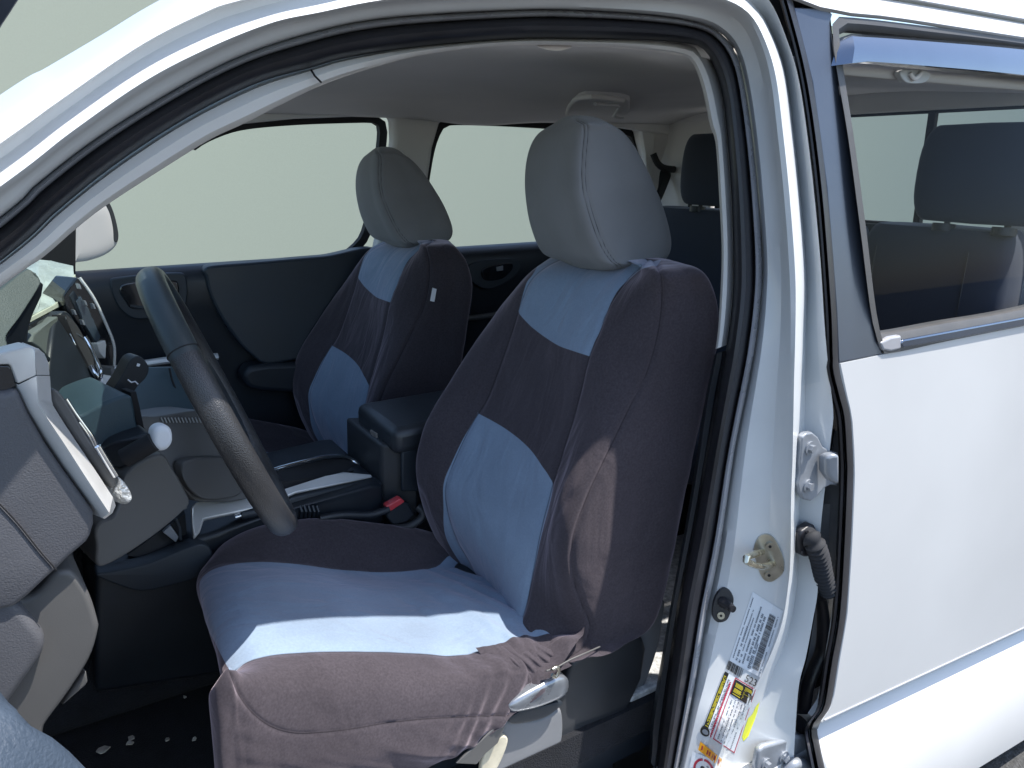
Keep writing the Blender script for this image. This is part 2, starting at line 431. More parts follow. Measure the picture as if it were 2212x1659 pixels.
# shallow drip channel, bright bead, jamb face, step down to the seal flange
prof = [(groove, ridgeA, 0, mixoff(.004, .0)), (groove, ridgeA, .08, mixoff(.008, .018)), (groove, ridgeA, .45, mixoff(.026, .022)), (groove, ridgeA, .82, mixoff(.046, .016)),
        (groove, ridgeA, .93, mixoff(.034, .008)), (groove, ridgeA, 1, mixoff(.016, .002)), (ridgeA, ridgeB, .15, mixoff(.008, -.002)), (ridgeA, ridgeB, .6, mixoff(-.004, -.004)), (ridgeA, ridgeB, 1, mixoff(.004, .004)),
        (ridgeB, sealO, .12, mixoff(.022, .026)), (ridgeB, sealO, .3, mixoff(.040, .034)), (ridgeB, sealO, .55, mixoff(.052, .040)), (ridgeB, sealO, .8, mixoff(.062, .046)),
        (ridgeB, sealO, .93, mixoff(.078, .06)), (ridgeB, sealO, 1.0, mixoff(.095, .085)), (sealO, sealI, .3, .115)]
G = [lift(blend(a, b, f), o_) for a, b, f, o_ in prof]
jamb = grid('jamb_tmp', G, JAMB, None, face_cam=True)
bpy.context.view_layer.update()
JB = BVHTree.FromObject(jamb, bpy.context.evaluated_depsgraph_get())
def onjamb(px, py, gap=.0015):
    d = ray(px, py).normalized()
    h = JB.ray_cast(CAM, d)
    if h[0] is None: return ats(px, py, .05)
    return h[0]-d*gap

# roof skin (outside), header over the windscreen
rr_ = [p for p in lift(blend(silh, groove, 0, a2), .16, a2) if p.z > 1.69 and p.x > .26]
rr_ += [rr_[-1]+Vector((.1*i, 0, -.004*i*i/4)) for i in range(1, 12) if rr_[-1].x+.1*i < 2.14]
G = []
for v in [j/19 for j in range(20)]:
    G.append([Vector((p.x, p.y+(3.25-2*p.y)*v, p.z+.022*(1-(2*v-1)**2))) for p in rr_])
roofo = grid('roof_tmp', G, WHITE, None, solid=.012)
floor_shell = []
floor_shell.append(box('t', (-.9, .97, .36), (2.2, 2.36, .40), DARK, None, bevel=0))
floor_shell.append(box('t', (-.9, 2.36, .30), (2.2, 2.40, 1.22), WHITE, None, bevel=0))
floor_shell.append(box('t', (-.95, .98, .36), (-.90, 2.36, 1.16), DARK, None, bevel=0))
floor_shell.append(box('t', (2.06, .84, .36), (2.11, 2.36, 1.33), WHITE, None, bevel=0))
floor_shell.append(box('t', (-.5, .80, .10), (2.2, .93, .36), WHITE, None, bevel=.02))
# front fender and bonnet side, to the left of the opening (outside the picture)
floor_shell.append(box('t', (-1.9, .80, .45), (-.42, .86, 1.12), WHITE, None, bevel=.03))
floor_shell.append(box('t', (-1.9, .86, 1.06), (-.42, 2.36, 1.12), WHITE, None, bevel=.02))
# far roof side rail
floor_shell.append(box('t', (.3, 2.24, 1.66), (2.12, 2.36, 1.775), WHITE, None, bevel=.02))
floor_shell.append(box('t', (2.05, .95, 1.66), (2.12, 2.30, 1.785), WHITE, None, bevel=.02))
body = join_into('cab_body', [rail, jamb, roofo]+floor_shell, T)

# seal: lip + bulb rubber
sp = [(0, .085), (.06, .072), (.14, .066), (.22, .070), (.27, .088)]
lipo = grid('seal_lip', [lift(blend(sealO, sealI, f), o_) for f, o_ in sp], LIP, None, face_cam=True)
sp = [(.25, .09), (.31, .078), (.42, .066), (.56, .062), (.70, .066), (.82, .076), (.92, .095), (1.0, .125)]
bulb = grid('seal_bulb', [lift(blend(sealO, sealI, f), o_) for f, o_ in sp], RUBBER, None, face_cam=True)
seal = join_into('door_seal', [lipo, bulb], T)

mk('windscreen', [Vector((.24, .99, 1.70)), Vector((.24, 2.26, 1.70)), Vector((-.75, 2.32, 1.15)), Vector((-.75, .95, 1.15))], [(0, 1, 2, 3)], glassmat('windscreen_glass', (.72, .80, .76), .02), T, smooth=False)
# interior trim along front pillar, roof side and B pillar (stops at the belt)
a3 = [g for g in angs if g > 20.5]
G = [lift(blend(sealI, trimI, f, a3), o_, a3) for f, o_ in ((-.05, .135), (.15, .115), (.5, .112), (.85, .118), (1, .132), (1.05, .17))]
grid('pillar_trim', G, TRIM, T, face_cam=True)
# joint in the trim
tube('trim_joint', [ats(672, 151, .108), ats(680, 164, .106), ats(694, 178, .112)], .0012, GAPM, bpy.data.objects['pillar_trim'], n=6)
# lower, dark B pillar trim
a4 = [g for g in angs if g <= 20.5]
G = [lift(blend(sealI, trimI, f, a4), o_, a4) for f, o_ in ((-.05, .135), (.3, .12), (.8, .125), (1.0, .15), (1.12, .2))]
grid('pillar_lower_trim', G, DARK, T, face_cam=True)

# ------------------------------------------------------------------ headliner and far side of the cab
LZ = 1.665
def lin_z(x, y):
    v = (y-1.0)/1.2
    z = LZ+.022*math.sin(math.pi*max(0, min(1, v)))
    z += .012*math.exp(-((x-.75)/.22)**2-((y-1.35)/.25)**2)      # shallow hollow above the front seats
    z -= .020*math.exp(-((x-1.25)/.16)**2)*(.4+.6*math.exp(-((y-1.9)/.5)**2))
    if y > 2.05: z -= .35*(y-2.05)**1.5
    return z
hn_ = [p for p in lift(blend(sealI, trimI, 1.03, a3), .137, a3) if p.z > 1.60 and p.x > .12 and p.x < .93]
hn_ += [Vector((x_, .91, 1.66)) for x_ in [1.12+.94*i/20 for i in range(21)]]
hn_ = spline(hn_, 70)
G = []
for j in range(40):
    v = j/39; row = []
    for p in hn_:
        y = p.y+(2.235-p.y)*v; z1 = lin_z(p.x, y); k = min(1, v/.45); k = k*k*(3-2*k)
        row.append(Vector((p.x, y, p.z*(1-k)+z1*k+(.018 if v > .02 else 0)*math.sin(math.pi*min(1, v/.5)))))
    G.append(row)
hl = grid('headliner', G, LINER, T, solid=-.02)
# far side: header, pillars, inner door panels
FY = 2.30
hd = slab('far_roof_trim', [(395, 330, FY-.06), (520, 268, FY-.06), (640, 256, FY-.07), (830, 249, FY-.08), (1100, 255, FY-.08), (1345, 276, FY-.08), (1500, 300, FY-.08), (1560, 260, FY-.08), (1560, 180, FY-.08), (400, 160, FY-.08)], TRIM, T, ex=(0, .03, 0), bevel=.006)
# window frames (black), traced
def strip(name, line, half, Y, mat_, parent, ex=(0, .025, 0), **kw):
    P = [Vector((a, b, 0)) for a, b in line]; P = spline(P, 40); L = []; Rr = []
    for i, p in enumerate(P):
        t_ = (P[min(39, i+1)]-P[max(0, i-1)]).normalized(); n_ = Vector((-t_.y, t_.x, 0))
        L.append(p+n_*half); Rr.append(p-n_*half)
    return slab(name, [(q.x, q.y, Y) for q in L]+[(q.x, q.y, Y) for q in reversed(Rr)], mat_, parent, ex=ex, bevel=0, **kw)
f1 = strip('t', [(418, 318), (450, 298), (520, 274), (640, 262), (780, 257), (812, 258), (826, 268), (828, 300), (815, 400), (800, 480), (785, 520), (760, 545)], 8, FY+.02, GAPM, None)
f2 = strip('t', [(915, 420), (930, 330), (945, 285), (962, 266), (1000, 262), (1100, 265), (1250, 274), (1330, 280), (1365, 287), (1378, 310), (1385, 380), (1390, 460)], 8, FY+.02, GAPM, None)
wf = join_into('window_frame', [f1, f2], T)
bp = slab('middle_pillar_trim', [(842, 246, FY-.05), (850, 262, FY-.05), (852, 300, FY-.05), (838, 420, FY-.05), (810, 560, FY-.05), (905, 560, FY-.05), (920, 430, FY-.05), (935, 320, FY-.05), (950, 268, FY-.05), (970, 248, FY-.05)], TRIM, T, ex=(0, .05, 0), bevel=.012)
cp = slab('rear_pillar_trim', [(1340, 262, FY-.05), (1388, 282, FY-.04), (1398, 330, FY-.03), (1400, 470, FY-.03), (1560, 520, FY-.12), (1600, 250, FY-.12), (1400, 230, FY-.06)], LINER, T, ex=(0, .06, 0), bevel=.01)
slab('window_reveal', [(1387, 283, FY-.06), (1415, 283, FY-.06), (1410, 350, FY-.06), (1400, 420, FY-.06), (1395, 330, FY-.06)], TRIM, cp, ex=(0, .02, 0), bevel=.003)
# glass panes of the far side
mk('far_door_glass', [at(*q) for q in [(100, 620, FY+.04), (100, 250, FY+.04), (820, 240, FY+.04), (830, 600, FY+.04)]], [(0, 1, 2, 3)], GLASS, T, smooth=False)
mk('far_rear_door_glass', [at(*q) for q in [(905, 600, FY+.04), (905, 250, FY+.04), (1400, 250, FY+.04), (1400, 600, FY+.04)]], [(0, 1, 2, 3)], GLASS, T, smooth=False)
# far front door inner panel
BZ = 1.236
def wallpoly(x0, x1, z0, z1, y): return [Vector((x0, y, z0)), Vector((x1, y, z0)), Vector((x1, y, z1)), Vector((x0, y, z1))]
def belt(x0, x1):
    # rounded belt roll along the top of the inner panel
    pr = [(FY+.07, BZ-.004), (FY+.03, BZ), (FY-.0, BZ-.004), (FY-.022, BZ-.02), (FY-.03, BZ-.045), (FY-.024, BZ-.12), (FY-.005, BZ-.20), (FY, BZ-.45), (FY, .4)]
    return [[Vector((x, y, z)) for y, z in pr] for x in (x0, (x0+x1)/2, x1)]
fd = grid('far_door_panel', belt(-.35, 1.0), DARK, T, face_cam=True)
fr = grid('far_rear_door_panel', belt(1.0, 2.0), DARK, T, face_cam=True)
rslab('door_pad', [(446, 577, FY-.045), (560, 566, FY-.045), (700, 554, FY-.045), (830, 545, FY-.045), (840, 700, FY-.05), (700, 765, FY-.07), (640, 778, FY-.075), (575, 787, FY-.075), (545, 768, FY-.07), (515, 738, FY-.06), (475, 680, FY-.05), (452, 630, FY-.045), (446, 600, FY-.045)], DARKB, fd, ex=(0, .06, 0), bevel=.012, n=90)
rslab('armrest_pad', [(530, 800, FY-.09), (575, 787, FY-.09), (660, 783, FY-.09), (800, 770, FY-.09), (800, 850, FY-.09), (640, 850, FY-.09), (540, 840, FY-.09)], DARK, fd, ex=(0, .08, 0), bevel=.015)
hr = rslab('handle_recess', [(238, 610, FY-.035), (255, 600, FY-.035), (380, 590, FY-.035), (402, 600, FY-.035), (404, 650, FY-.035), (385, 675, FY-.035), (300, 690, FY-.035), (262, 670, FY-.035), (245, 640, FY-.035)], DARKB, fd, ex=(0, .03, 0), bevel=.004)
rslab('door_handle', [(258, 626, FY-.04), (275, 612, FY-.04), (370, 606, FY-.04), (386, 615, FY-.04), (384, 645, FY-.04), (360, 662, FY-.04), (290, 668, FY-.04), (270, 650, FY-.04)], PIANO, hr, ex=(0, .02, 0), bevel=.004)
strip('handle_edge', [(282, 661), (320, 664), (366, 655), (384, 640)], 2.2, FY-.044, DARKB, hr, ex=(0, .006, 0))
tube('silver_strip', [(240, 800, FY-.07), (310, 786, FY-.07), (380, 776, FY-.07), (470, 770, FY-.07)], .016, SILVER, fd, flat=.6, steps=12)
# rear far door: handle recess and silver pull
hr2 = rslab('handle_recess', [(1018, 570, FY-.035), (1100, 558, FY-.035), (1126, 570, FY-.035), (1110, 600, FY-.035), (1060, 625, FY-.035), (1022, 610, FY-.035)], DARKB, fr, ex=(0, .03, 0), bevel=.004)
rslab('door_handle', [(1045, 580, FY-.04), (1100, 568, FY-.04), (1108, 580, FY-.04), (1085, 602, FY-.04), (1048, 605, FY-.04)], PIANO, hr2, ex=(0, .015, 0), bevel=.003)
slab('lock_knob', [(1073, 577, FY-.045), (1087, 574, FY-.045), (1087, 584, FY-.045), (1074, 586, FY-.045)], HINGE, hr2, ex=(0, .01, 0), bevel=.001)
tube('silver_pull', [(985, 700, FY-.06), (1000, 690, FY-.07), (1040, 684, FY-.07), (1090, 676, FY-.07)], .009, DASHS, fr, steps=12)
# black mirror triangle and the mirror outside
slab('mirror_triangle', [(80, 600, FY), (80, 500, FY), (165, 430, FY), (163, 592, FY)], GAPM, fd, ex=(0, .02, 0), bevel=.002)
mh = lens('side_mirror', [(150, 575, 2.5), (150, 440, 2.5), (200, 432, 2.5), (232, 436, 2.5), (244, 458, 2.5), (252, 490, 2.5), (256, 512, 2.5), (248, 533, 2.5), (225, 551, 2.5), (190, 563, 2.5), (163, 567, 2.5)], MIRROR, T, ex=(-.02, .07, 0), bulge=.006)
rslab('mirror_edge', [(228, 440, 2.495), (236, 438, 2.495), (246, 460, 2.495), (254, 492, 2.495), (256, 512, 2.495), (252, 524, 2.495), (245, 518, 2.495), (243, 490, 2.495), (237, 462, 2.495)], SEATB, mh, ex=(0, .01, 0), bevel=.002)

# rear wall of the cab with its window
RX = 2.04
def rp(y0, y1, z0, z1, name, mt, parent, x=RX, th=.03, bevel=.006):
    return box(name, (x, y0, z0), (x+th, y1, z1), mt, parent, bevel=bevel)
parts = [rp(.86, 2.36, 1.642, 1.72, 't', LINER, None), rp(.84, 1.0, .5, 1.65, 't', LINER, None), rp(1.99, 2.36, .5, 1.65, 't', LINER, None), rp(1.0, 1.99, .5, 1.345, 't', DARK, None)]
rw = join_into('rear_wall', parts, T)
fp = [box('t', (RX+.005, 1.225, 1.335), (RX+.022, 1.245, 1.65), GAPM, None, bevel=.002), box('t', (RX+.005, 1.955, 1.335), (RX+.022, 1.975, 1.65), GAPM, None, bevel=.002),
      box('t', (RX+.005, 1.0, 1.635), (RX+.022, 2.0, 1.65), GAPM, None, bevel=.002), box('t', (RX+.005, 1.0, 1.34), (RX+.022, 2.0, 1.352), GAPM, None, bevel=.002)]
rwin = join_into('rear_window', fp, T)
mk('pane', [(RX+.012, 1.0, 1.34), (RX+.012, 1.99, 1.34), (RX+.012, 1.99, 1.65), (RX+.012, 1.0, 1.65)], [(0, 1, 2, 3)], GLASS, rwin, smooth=False)

# rear bench: backrests, cushions, headrests
def pillow(name, x0, x1, y0, y1, z0, z1, mt, parent, lean=0, r=.035, pw=4.5, **kw):
    """rounded box loft along z"""
    rows = []; n = 48; m_ = 16
    for i in range(m_+1):
        v = i/m_; ph = -math.pi/2+math.pi*v
        zz = (z0+z1)/2+(z1-z0)/2*math.copysign(abs(math.sin(ph))**(2/pw), math.sin(ph))
        s = abs(math.cos(ph))**(2/pw) if 0 < i < m_ else .02
        row = []
        for k in range(n):
            a = 2*math.pi*k/n
            cx = math.copysign(abs(math.cos(a))**(2/pw), math.cos(a)); cy = math.copysign(abs(math.sin(a))**(2/pw), math.sin(a))
            row.append(Vector(((x0+x1)/2+(x1-x0)/2*cx*(.55+.45*s)+lean*(zz-z0), (y0+y1)/2+(y1-y0)/2*cy*(.7+.3*s if s > .05 else s), zz)))
        rows.append(row)
    return grid(name, rows, mt, parent, cu=True, cap=True, **kw)
def rear_seat(y0, y1, hy, lab):
    b = pillow('rear_seat', 1.80, 1.95, y0, y1, .72, 1.362, REARCL, T, lean=.10)
    b['label'] = lab
    pillow('cushion', 1.38, 1.92, y0, y1, .66, .80, REARCL, b)
    h = pillow('headrest', 1.86, 1.95, hy-.165, hy+.165, 1.374, 1.60, REARCL, b, lean=.06, pw=2.7)
    for s in (-.07, .07):
        tube('headrest_post', [Vector((1.90, hy+s, 1.30)), Vector((1.905, hy+s, 1.40))], .007, DARK, b, n=10)
        tube('post_collar', [Vector((1.89, hy+s, 1.352)), Vector((1.892, hy+s, 1.370))], .026, DARK, b, n=16)
    tube('seat_seam', [Vector((1.822, y0+.06, .85)), Vector((1.83, y0+.075, 1.1)), Vector((1.86, y0+.085, 1.31))], .002, DARK, b, n=6)
    tube('seat_seam', [Vector((1.822, y1-.09, .85)), Vector((1.83, y1-.075, 1.1)), Vector((1.86, y1-.065, 1.31))], .002, DARK, b, n=6)
    return b
rear_seat(.90, 1.285, 1.00, 'rear seat behind the driver with a dark cloth headrest')
rear_seat(1.29, 2.20, 1.83, 'rear seat on the far side')
# far rear seat belt and its guide, centre belt strap
sb = rslab('seat_belt', [(1428, 365, 2.2), (1450, 372, 2.2), (1438, 410, 2.18), (1420, 450, 2.15), (1405, 480, 2.12), (1400, 460, 2.12), (1420, 410, 2.18)], DARK, T, ex=(.004, .004, 0), bevel=0, n=40)
tube('belt_guide', [(1411, 332, 2.19), (1420, 352, 2.18), (1434, 363, 2.17), (1456, 366, 2.17)], .012, GAPM, sb, steps=10)
st = [(1490, 448, 1.95), (1492, 420, 1.95), (1498, 380, 1.94), (1512, 345, 1.93), (1530, 322, 1.92), (1556, 303, 1.9)]
tube('centre_belt', st, .010, GAPM, T, n=8, flat=.35, steps=20)

# grab handle and lamp bump on the headliner
gh = rslab('grab_handle', [atz(1226, 250, 1.657), atz(1235, 225, 1.662), atz(1255, 208, 1.665), atz(1300, 207, 1.665), atz(1345, 213, 1.662), atz(1360, 225, 1.660), atz(1350, 252, 1.655), atz(1290, 256, 1.655)], LINER, T, ex=(0, 0, .02), bevel=.006)
tube('handle_bar', [atz(1225, 246, 1.652), atz(1232, 228, 1.650), atz(1252, 211, 1.652), atz(1300, 210, 1.652), atz(1345, 217, 1.652)], .006, LINER, gh, steps=24)
tube('handle_edge', [atz(1285, 224, 1.648), atz(1315, 227, 1.648), atz(1336, 229, 1.648), atz(1332, 240, 1.648), atz(1327, 252, 1.646), atz(1345, 255, 1.646)], .004, TRIM, gh, steps=24)
lens('sun_visor_clip', [ats(1162, 100, .16), ats(1180, 97, .16), ats(1215, 97, .16), ats(1235, 100, .16), ats(1210, 108, .16), ats(1180, 107, .16)], LINER, T, ex=(0, .02, .01), bulge=.006)

# ------------------------------------------------------------------ front seats
VY = (41, 344); VX = (3917, 344)
def onray(poly, mslope):
    P = spline([Vector((a, b, 0)) for a, b in poly], 200)
    pv = None
    for p in P:
        s = (p.y-VY[1])/(p.x-VY[0]) - mslope
        if pv is not None and pv[0]*s <= 0:
            t = pv[0]/(pv[0]-s) if pv[0] != s else 0
            q = pv[1].lerp(p, t); return (q.x, q.y)
        pv = (s, p)
    e0 = P[0]; e1 = P[-1]
    s0 = abs((e0.y-VY[1])/(e0.x-VY[0])-mslope); s1 = abs((e1.y-VY[1])/(e1.x-VY[0])-mslope)
    q = e0 if s0 < s1 else e1; return (q.x, q.y)
def onx(poly, a):
    P = spline([Vector((u, v, 0)) for u, v in poly], 200); best = None
    m0 = (VX[1]-a[1])/(VX[0]-a[0])
    for p in P:
        e = abs((p.y-a[1])-m0*(p.x-a[0]))
        if p.x > a[0]+5 and (best is None or e < best[0]): best = (e, p)
    return (best[1].x, best[1].y)
k1 = [(1215, 545), (1178, 562), (1150, 590), (1110, 628), (1085, 655), (1060, 690), (1010, 762), (960, 842), (925, 905), (905, 965), (900, 1025), (912, 1080), (935, 1145), (962, 1195), (975, 1225)]
k3 = [(1225, 550), (1175, 575), (1140, 610), (1117, 672), (1085, 770), (1050, 860), (1010, 930), (980, 995), (960, 1055), (965, 1110), (985, 1170), (1015, 1225), (1025, 1255)]
k5 = [(1400, 560), (1375, 580), (1345, 610), (1310, 665), (1290, 720), (1270, 770), (1250, 850), (1230, 920), (1210, 985), (1190, 1050), (1165, 1150), (1140, 1280), (1120, 1345), (1110, 1370)]
k7 = [(1410, 560), (1423, 580), (1430, 640), (1422, 720), (1400, 800), (1386, 829), (1316, 974), (1271, 1069), (1238, 1169), (1238, 1244), (1256, 1304), (1275, 1350), (1262, 1395), (1225, 1422), (1190, 1440)]
k9 = [(1470, 558), (1500, 574), (1530, 610), (1543, 660), (1546, 710), (1538, 770), (1522, 850), (1500, 950), (1480, 1050), (1466, 1120), (1450, 1200), (1434, 1290), (1390, 1342), (1330, 1382), (1270, 1405), (1200, 1432)]
yd = dict(k1=1.42, k3=1.33, k5=1.085, k7=.985, k9=.975)
seat_rows = []
for ms in (.178, .215, .27, .34, .42, .51, .60, .69, .77, .84, .895, .925):
    c1 = at(*onray(k1, ms), yd['k1']); c3 = at(*onray(k3, ms), yd['k3']); c5 = at(*onray(k5, ms), yd['k5'])
    q7 = onray(k7, ms); c7 = at(*q7, yd['k7'])
    c9 = at(*onx(k9, q7), yd['k9'])
    c2 = (c1+c3)/2+Vector((-.012, 0, 0)); c4 = (c3+c5)/2+Vector((.006, 0, 0)); c6 = (c5+c7)/2+Vector((-.014, -.004, .0))
    c8 = (c7+c9)/2+Vector((0, -.012, 0))
    dx = max(.05, (c9.x-c7.x))
    c0 = c1+Vector((dx*.75, .02, 0)); c10 = Vector((max(c9.x, c0.x)+.015, (c9.y+c0.y)/2, (c9.z+c0.z)/2))
    cm = (c1+c0)/2+Vector((0, .02, 0))
    seat_rows.append([c0, cm, c1, c2, c3, c4, c5, c6, c7, c8, c9, c10])
top = seat_rows[0]; ctr = sum(top, Vector())/len(top)
bot = seat_rows[-1]; cb = sum(bot, Vector())/len(bot)
ctrl = [[ctr+(p-ctr)*.25+Vector((0, 0, .012)) for p in top], [ctr+(p-ctr)*.75+Vector((0, 0, .010)) for p in top]]+seat_rows+[[cb+(p-cb)*.6+Vector((0, 0, -.03)) for p in bot]]
G = catgrid(ctrl, 20, 18, cu=True)
P_TOP = smooth2([(1240, 520), (1190, 540), (1150, 590), (1133, 615), (1117, 671), (1117, 673), (1150, 708), (1200, 743), (1235, 757), (1269, 768), (1271, 768), (1280, 740), (1292, 715), (1315, 655), (1342, 612), (1380, 584), (1430, 560), (1400, 520)], 140)
P_LOW = smooth2([(1031, 893), (1033, 893), (1090, 925), (1140, 965), (1170, 1005), (1191, 1045), (1180, 1110), (1160, 1190), (1140, 1280), (1119, 1345), (1085, 1320), (1040, 1272), (1000, 1225), (965, 1165), (957, 1100), (957, 1045), (975, 998), (1000, 945)], 140)
SEAMS = [[(p.x, p.y) for p in spline([Vector((a, b, 0)) for a, b in c], 120)] for c in (k7, k5, k3)]
def seatlike(name, G, cu, parent, panels, seams, ok, wr=None, sd=.0045):
    rows, cols = len(G), len(G[0])
    V = [p for r in G for p in r]; F = gridfaces(rows, cols, cu)
    if cu: F += [tuple(range(cols)), tuple((rows-1)*cols+j for j in range(cols))]
    pv, sv = [], []
    for i in range(rows):
        for j in range(cols):
            q = proj(G[i][j]); k = ok(i, j)
            pv.append(max(sdist(q, pl) for pl in panels) if k else -50)
            sv.append(min(seamdist(q, s) for s in seams) if k else 50)
    # a raised, pinched seam on the cloth itself
    me = bpy.data.meshes.new(name); me.from_pydata([tuple(v) for v in V], [], F)
    bm = bmesh.new(); bm.from_mesh(me); bmesh.ops.recalc_face_normals(bm, faces=bm.faces); bm.to_mesh(me); bm.free()
    nrm = [v.normal.copy() for v in me.vertices]
    for i_, (v, s, nn, p) in enumerate(zip(me.vertices, sv, nrm, pv)):
        v.co -= nn*sd*math.exp(-(s/5.0)**2)
        w_ = noise.noise(v.co*9)*.5+noise.noise(v.co*21)*.25
        v.co += nn*.004*w_
        if wr: v.co += nn*wr(i_, v.co)
    me.polygons.foreach_set('use_smooth', [True]*len(me.polygons)); me.materials.append(CLOTH)
    o = bpy.data.objects.new(name, me); COL.objects.link(o); setp(o, parent)
    attr(o, 'panel', pv); attr(o, 'seam', sv)
    return o

# plastic base of the driver's seat is the seat's own mesh
sbm = [
 slab('t', [(1092, 1556, .985), (1140, 1540, .985), (1205, 1518, .985), (1226, 1470, .985), (1236, 1432, .985), (1320, 1378, .98), (1365, 1366, .985), (1390, 1376, .99), (1398, 1402, .99), (1388, 1470, .985), (1352, 1545, .98), (1335, 1605, .98), (1322, 1720, .98), (1050, 1720, .985), (1062, 1600, .985)], SEATB, None, ex=(0, .03, 0), bevel=.012, seg=4),
 rslab('t', [(1088, 1562, .972), (1110, 1552, .972), (1150, 1556, .972), (1185, 1545, .972), (1210, 1530, .972), (1218, 1560, .972), (1214, 1610, .972), (1190, 1680, .972), (1120, 1760, .972), (1040, 1740, .972), (1050, 1660, .972), (1062, 1600, .972)], GREYP, None, ex=(0, .02, 0), bevel=.008, n=70),
 box('t', (.30, 1.03, .52), (.72, 1.40, .66), SEATB, None, bevel=.02)]
seat = join_into('front_seat', sbm, T)
seat['label'] = "driver's seat in a black and blue stretch cover"
bk = seatlike('backrest', G, True, seat, [P_TOP, P_LOW], SEAMS, lambda i, j: 20*2 <= j <= 20*10)
# plastic side wing behind the backrest foot
rslab('recliner_cover', [(1300, 1392, 1.0), (1360, 1368, 1.0), (1432, 1296, 1.0), (1432, 1340, 1.0), (1424, 1390, 1.0), (1405, 1450, 1.0), (1380, 1500, 1.0), (1350, 1480, 1.0), (1330, 1420, 1.0)], GREYP, seat, ex=(0, .04, 0), bevel=.01)
lv = lens('recline_lever', [(1098, 1522, .955), (1120, 1503, .955), (1160, 1480, .955), (1200, 1461, .955), (1221, 1461, .955), (1228, 1474, .955), (1222, 1498, .955), (1190, 1515, .955), (1150, 1529, .955), (1110, 1537, .955), (1099, 1532, .955)], mat('worn_lever_metal', (.30, .32, .35), .3, metal=.7, var=.15, vscale=40, bump=.2, bscale=90), seat, ex=(0, .015, 0), bulge=.008)
lens('lever_recess', [(1100, 1552, .968), (1130, 1535, .968), (1170, 1526, .968), (1210, 1516, .968), (1212, 1524, .968), (1180, 1548, .968), (1140, 1560, .968), (1108, 1563, .968)], DARKB, seat, ex=(0, .01, 0), bulge=.001)
tube('cover_cord', [(1296, 1397, .965), (1262, 1412, .957), (1230, 1426, .955), (1200, 1443, .95), (1180, 1449, .95)], .0016, DASHS, seat, steps=16)
tube('cover_hook', [(1193, 1446, .945), (1204, 1441, .945), (1207, 1450, .945), (1200, 1462, .945), (1193, 1458, .945)], .0035, STEEL, seat, steps=14)
slab('torn_plastic_flap', [(985, 1650, .95), (1020, 1618, .95), (1048, 1592, .95), (1085, 1556, .95), (1092, 1568, .95), (1076, 1606, .95), (1050, 1628, .95), (1030, 1652, .95)], DASHS, seat, ex=(0, .006, 0), bevel=.002)
rslab('foam_edge', [(1040, 1670, .96), (1045, 1632, .96), (1062, 1612, .96), (1085, 1590, .96), (1098, 1600, .96), (1085, 1640, .96), (1065, 1672, .96)], BEIGE, seat, ex=(0, .01, 0), bevel=.003)

# headrest (driver)
hrows = [((1212, 562), (1318, 574), (1412, 567)), ((1172, 545), (1304, 552), (1441, 556)), ((1148, 490), (1284, 497), (1450, 520)), ((1137, 430), (1266, 436), (1434, 452)),
         ((1135, 375), (1259, 376), (1408, 388)), ((1143, 325), (1258, 322), (1378, 328)), ((1162, 290), (1260, 284), (1348, 288)), ((1196, 268), (1260, 264), (1315, 266))]
hc = []
for l, s_, r_ in hrows:
    a = at(*l, 1.315); b = at(*s_, 1.115); c = at(*r_, 1.125)
    f1_ = a.lerp(b, .38)+Vector((-.018, 0, 0)); f2_ = a.lerp(b, .75)+Vector((-.012, 0, 0))
    d = a+Vector(((c.x-b.x)*.85, .012, 0)); e = (c+d)/2+Vector((.02, 0, 0)); s2 = (b+c)/2+Vector((.0, -.010, 0)); q = (a+d)/2+Vector((0, .014, 0))
    hc.append([a, f1_, f2_, b, s2, c, e, d, q])
tp = sum(hc[-1], Vector())/9; bt = sum(hc[0], Vector())/9
hc = [[bt+(p-bt)*.3+Vector((0, 0, -.014)) for p in hc[0]], [bt+(p-bt)*.7+Vector((0, 0, -.011)) for p in hc[0]]]+hc+[[tp+(p-tp)*.62+Vector((0, 0, .010)) for p in hc[-1]], [tp+(p-tp)*.25+Vector((0, 0, .0135)) for p in hc[-1]]]
G = catgrid(hc, 26, 12, cu=True)
SEAMH = [(p.x, p.y) for p in spline([Vector((a, b, 0)) for a, b in [(1245, 259), (1258, 268), (1262, 290), (1258, 335), (1257, 390), (1266, 440), (1284, 497), (1306, 545), (1334, 578)]], 100)]
SEAMH2 = [(x+9, y) for x, y in SEAMH]
def headrest(G, parent):
    rows, cols = len(G), len(G[0])
    V = [p for r in G for p in r]; F = gridfaces(rows, cols, True)+[tuple(range(cols)), tuple((rows-1)*cols+j for j in range(cols))]
    me = bpy.data.meshes.new('headrest'); me.from_pydata([tuple(v) for v in V], [], F)
    bm = bmesh.new(); bm.from_mesh(me); bmesh.ops.recalc_face_normals(bm, faces=bm.faces); bm.to_mesh(me); bm.free()
    sv = []
    for i, v in enumerate(me.vertices):
        j = i % cols; q = proj(v.co)
        sv.append(min(seamdist(q, SEAMH), seamdist(q, SEAMH2)) if 26 <= j <= 156 else 50)
    nn = [v.normal.copy() for v in me.vertices]
    for v, s, n_ in zip(me.vertices, sv, nn): v.co -= n_*.003*math.exp(-(s/3.)**2)
    me.polygons.foreach_set('use_smooth', [True]*len(me.polygons)); me.materials.append(HEADCL)
    o = bpy.data.objects.new('headrest', me); COL.objects.link(o); setp(o, parent); attr(o, 'seam', sv)
    return o
t = HEADCL.node_tree; b_ = t.nodes['Principled BSDF']; sa = t.nodes.new('ShaderNodeAttribute'); sa.attribute_name = 'seam'
mr = t.nodes.new('ShaderNodeMapRange'); mr.inputs[1].default_value = .3; mr.inputs[2].default_value = 1.6; mr.inputs[3].default_value = .25; mr.inputs[4].default_value = 1
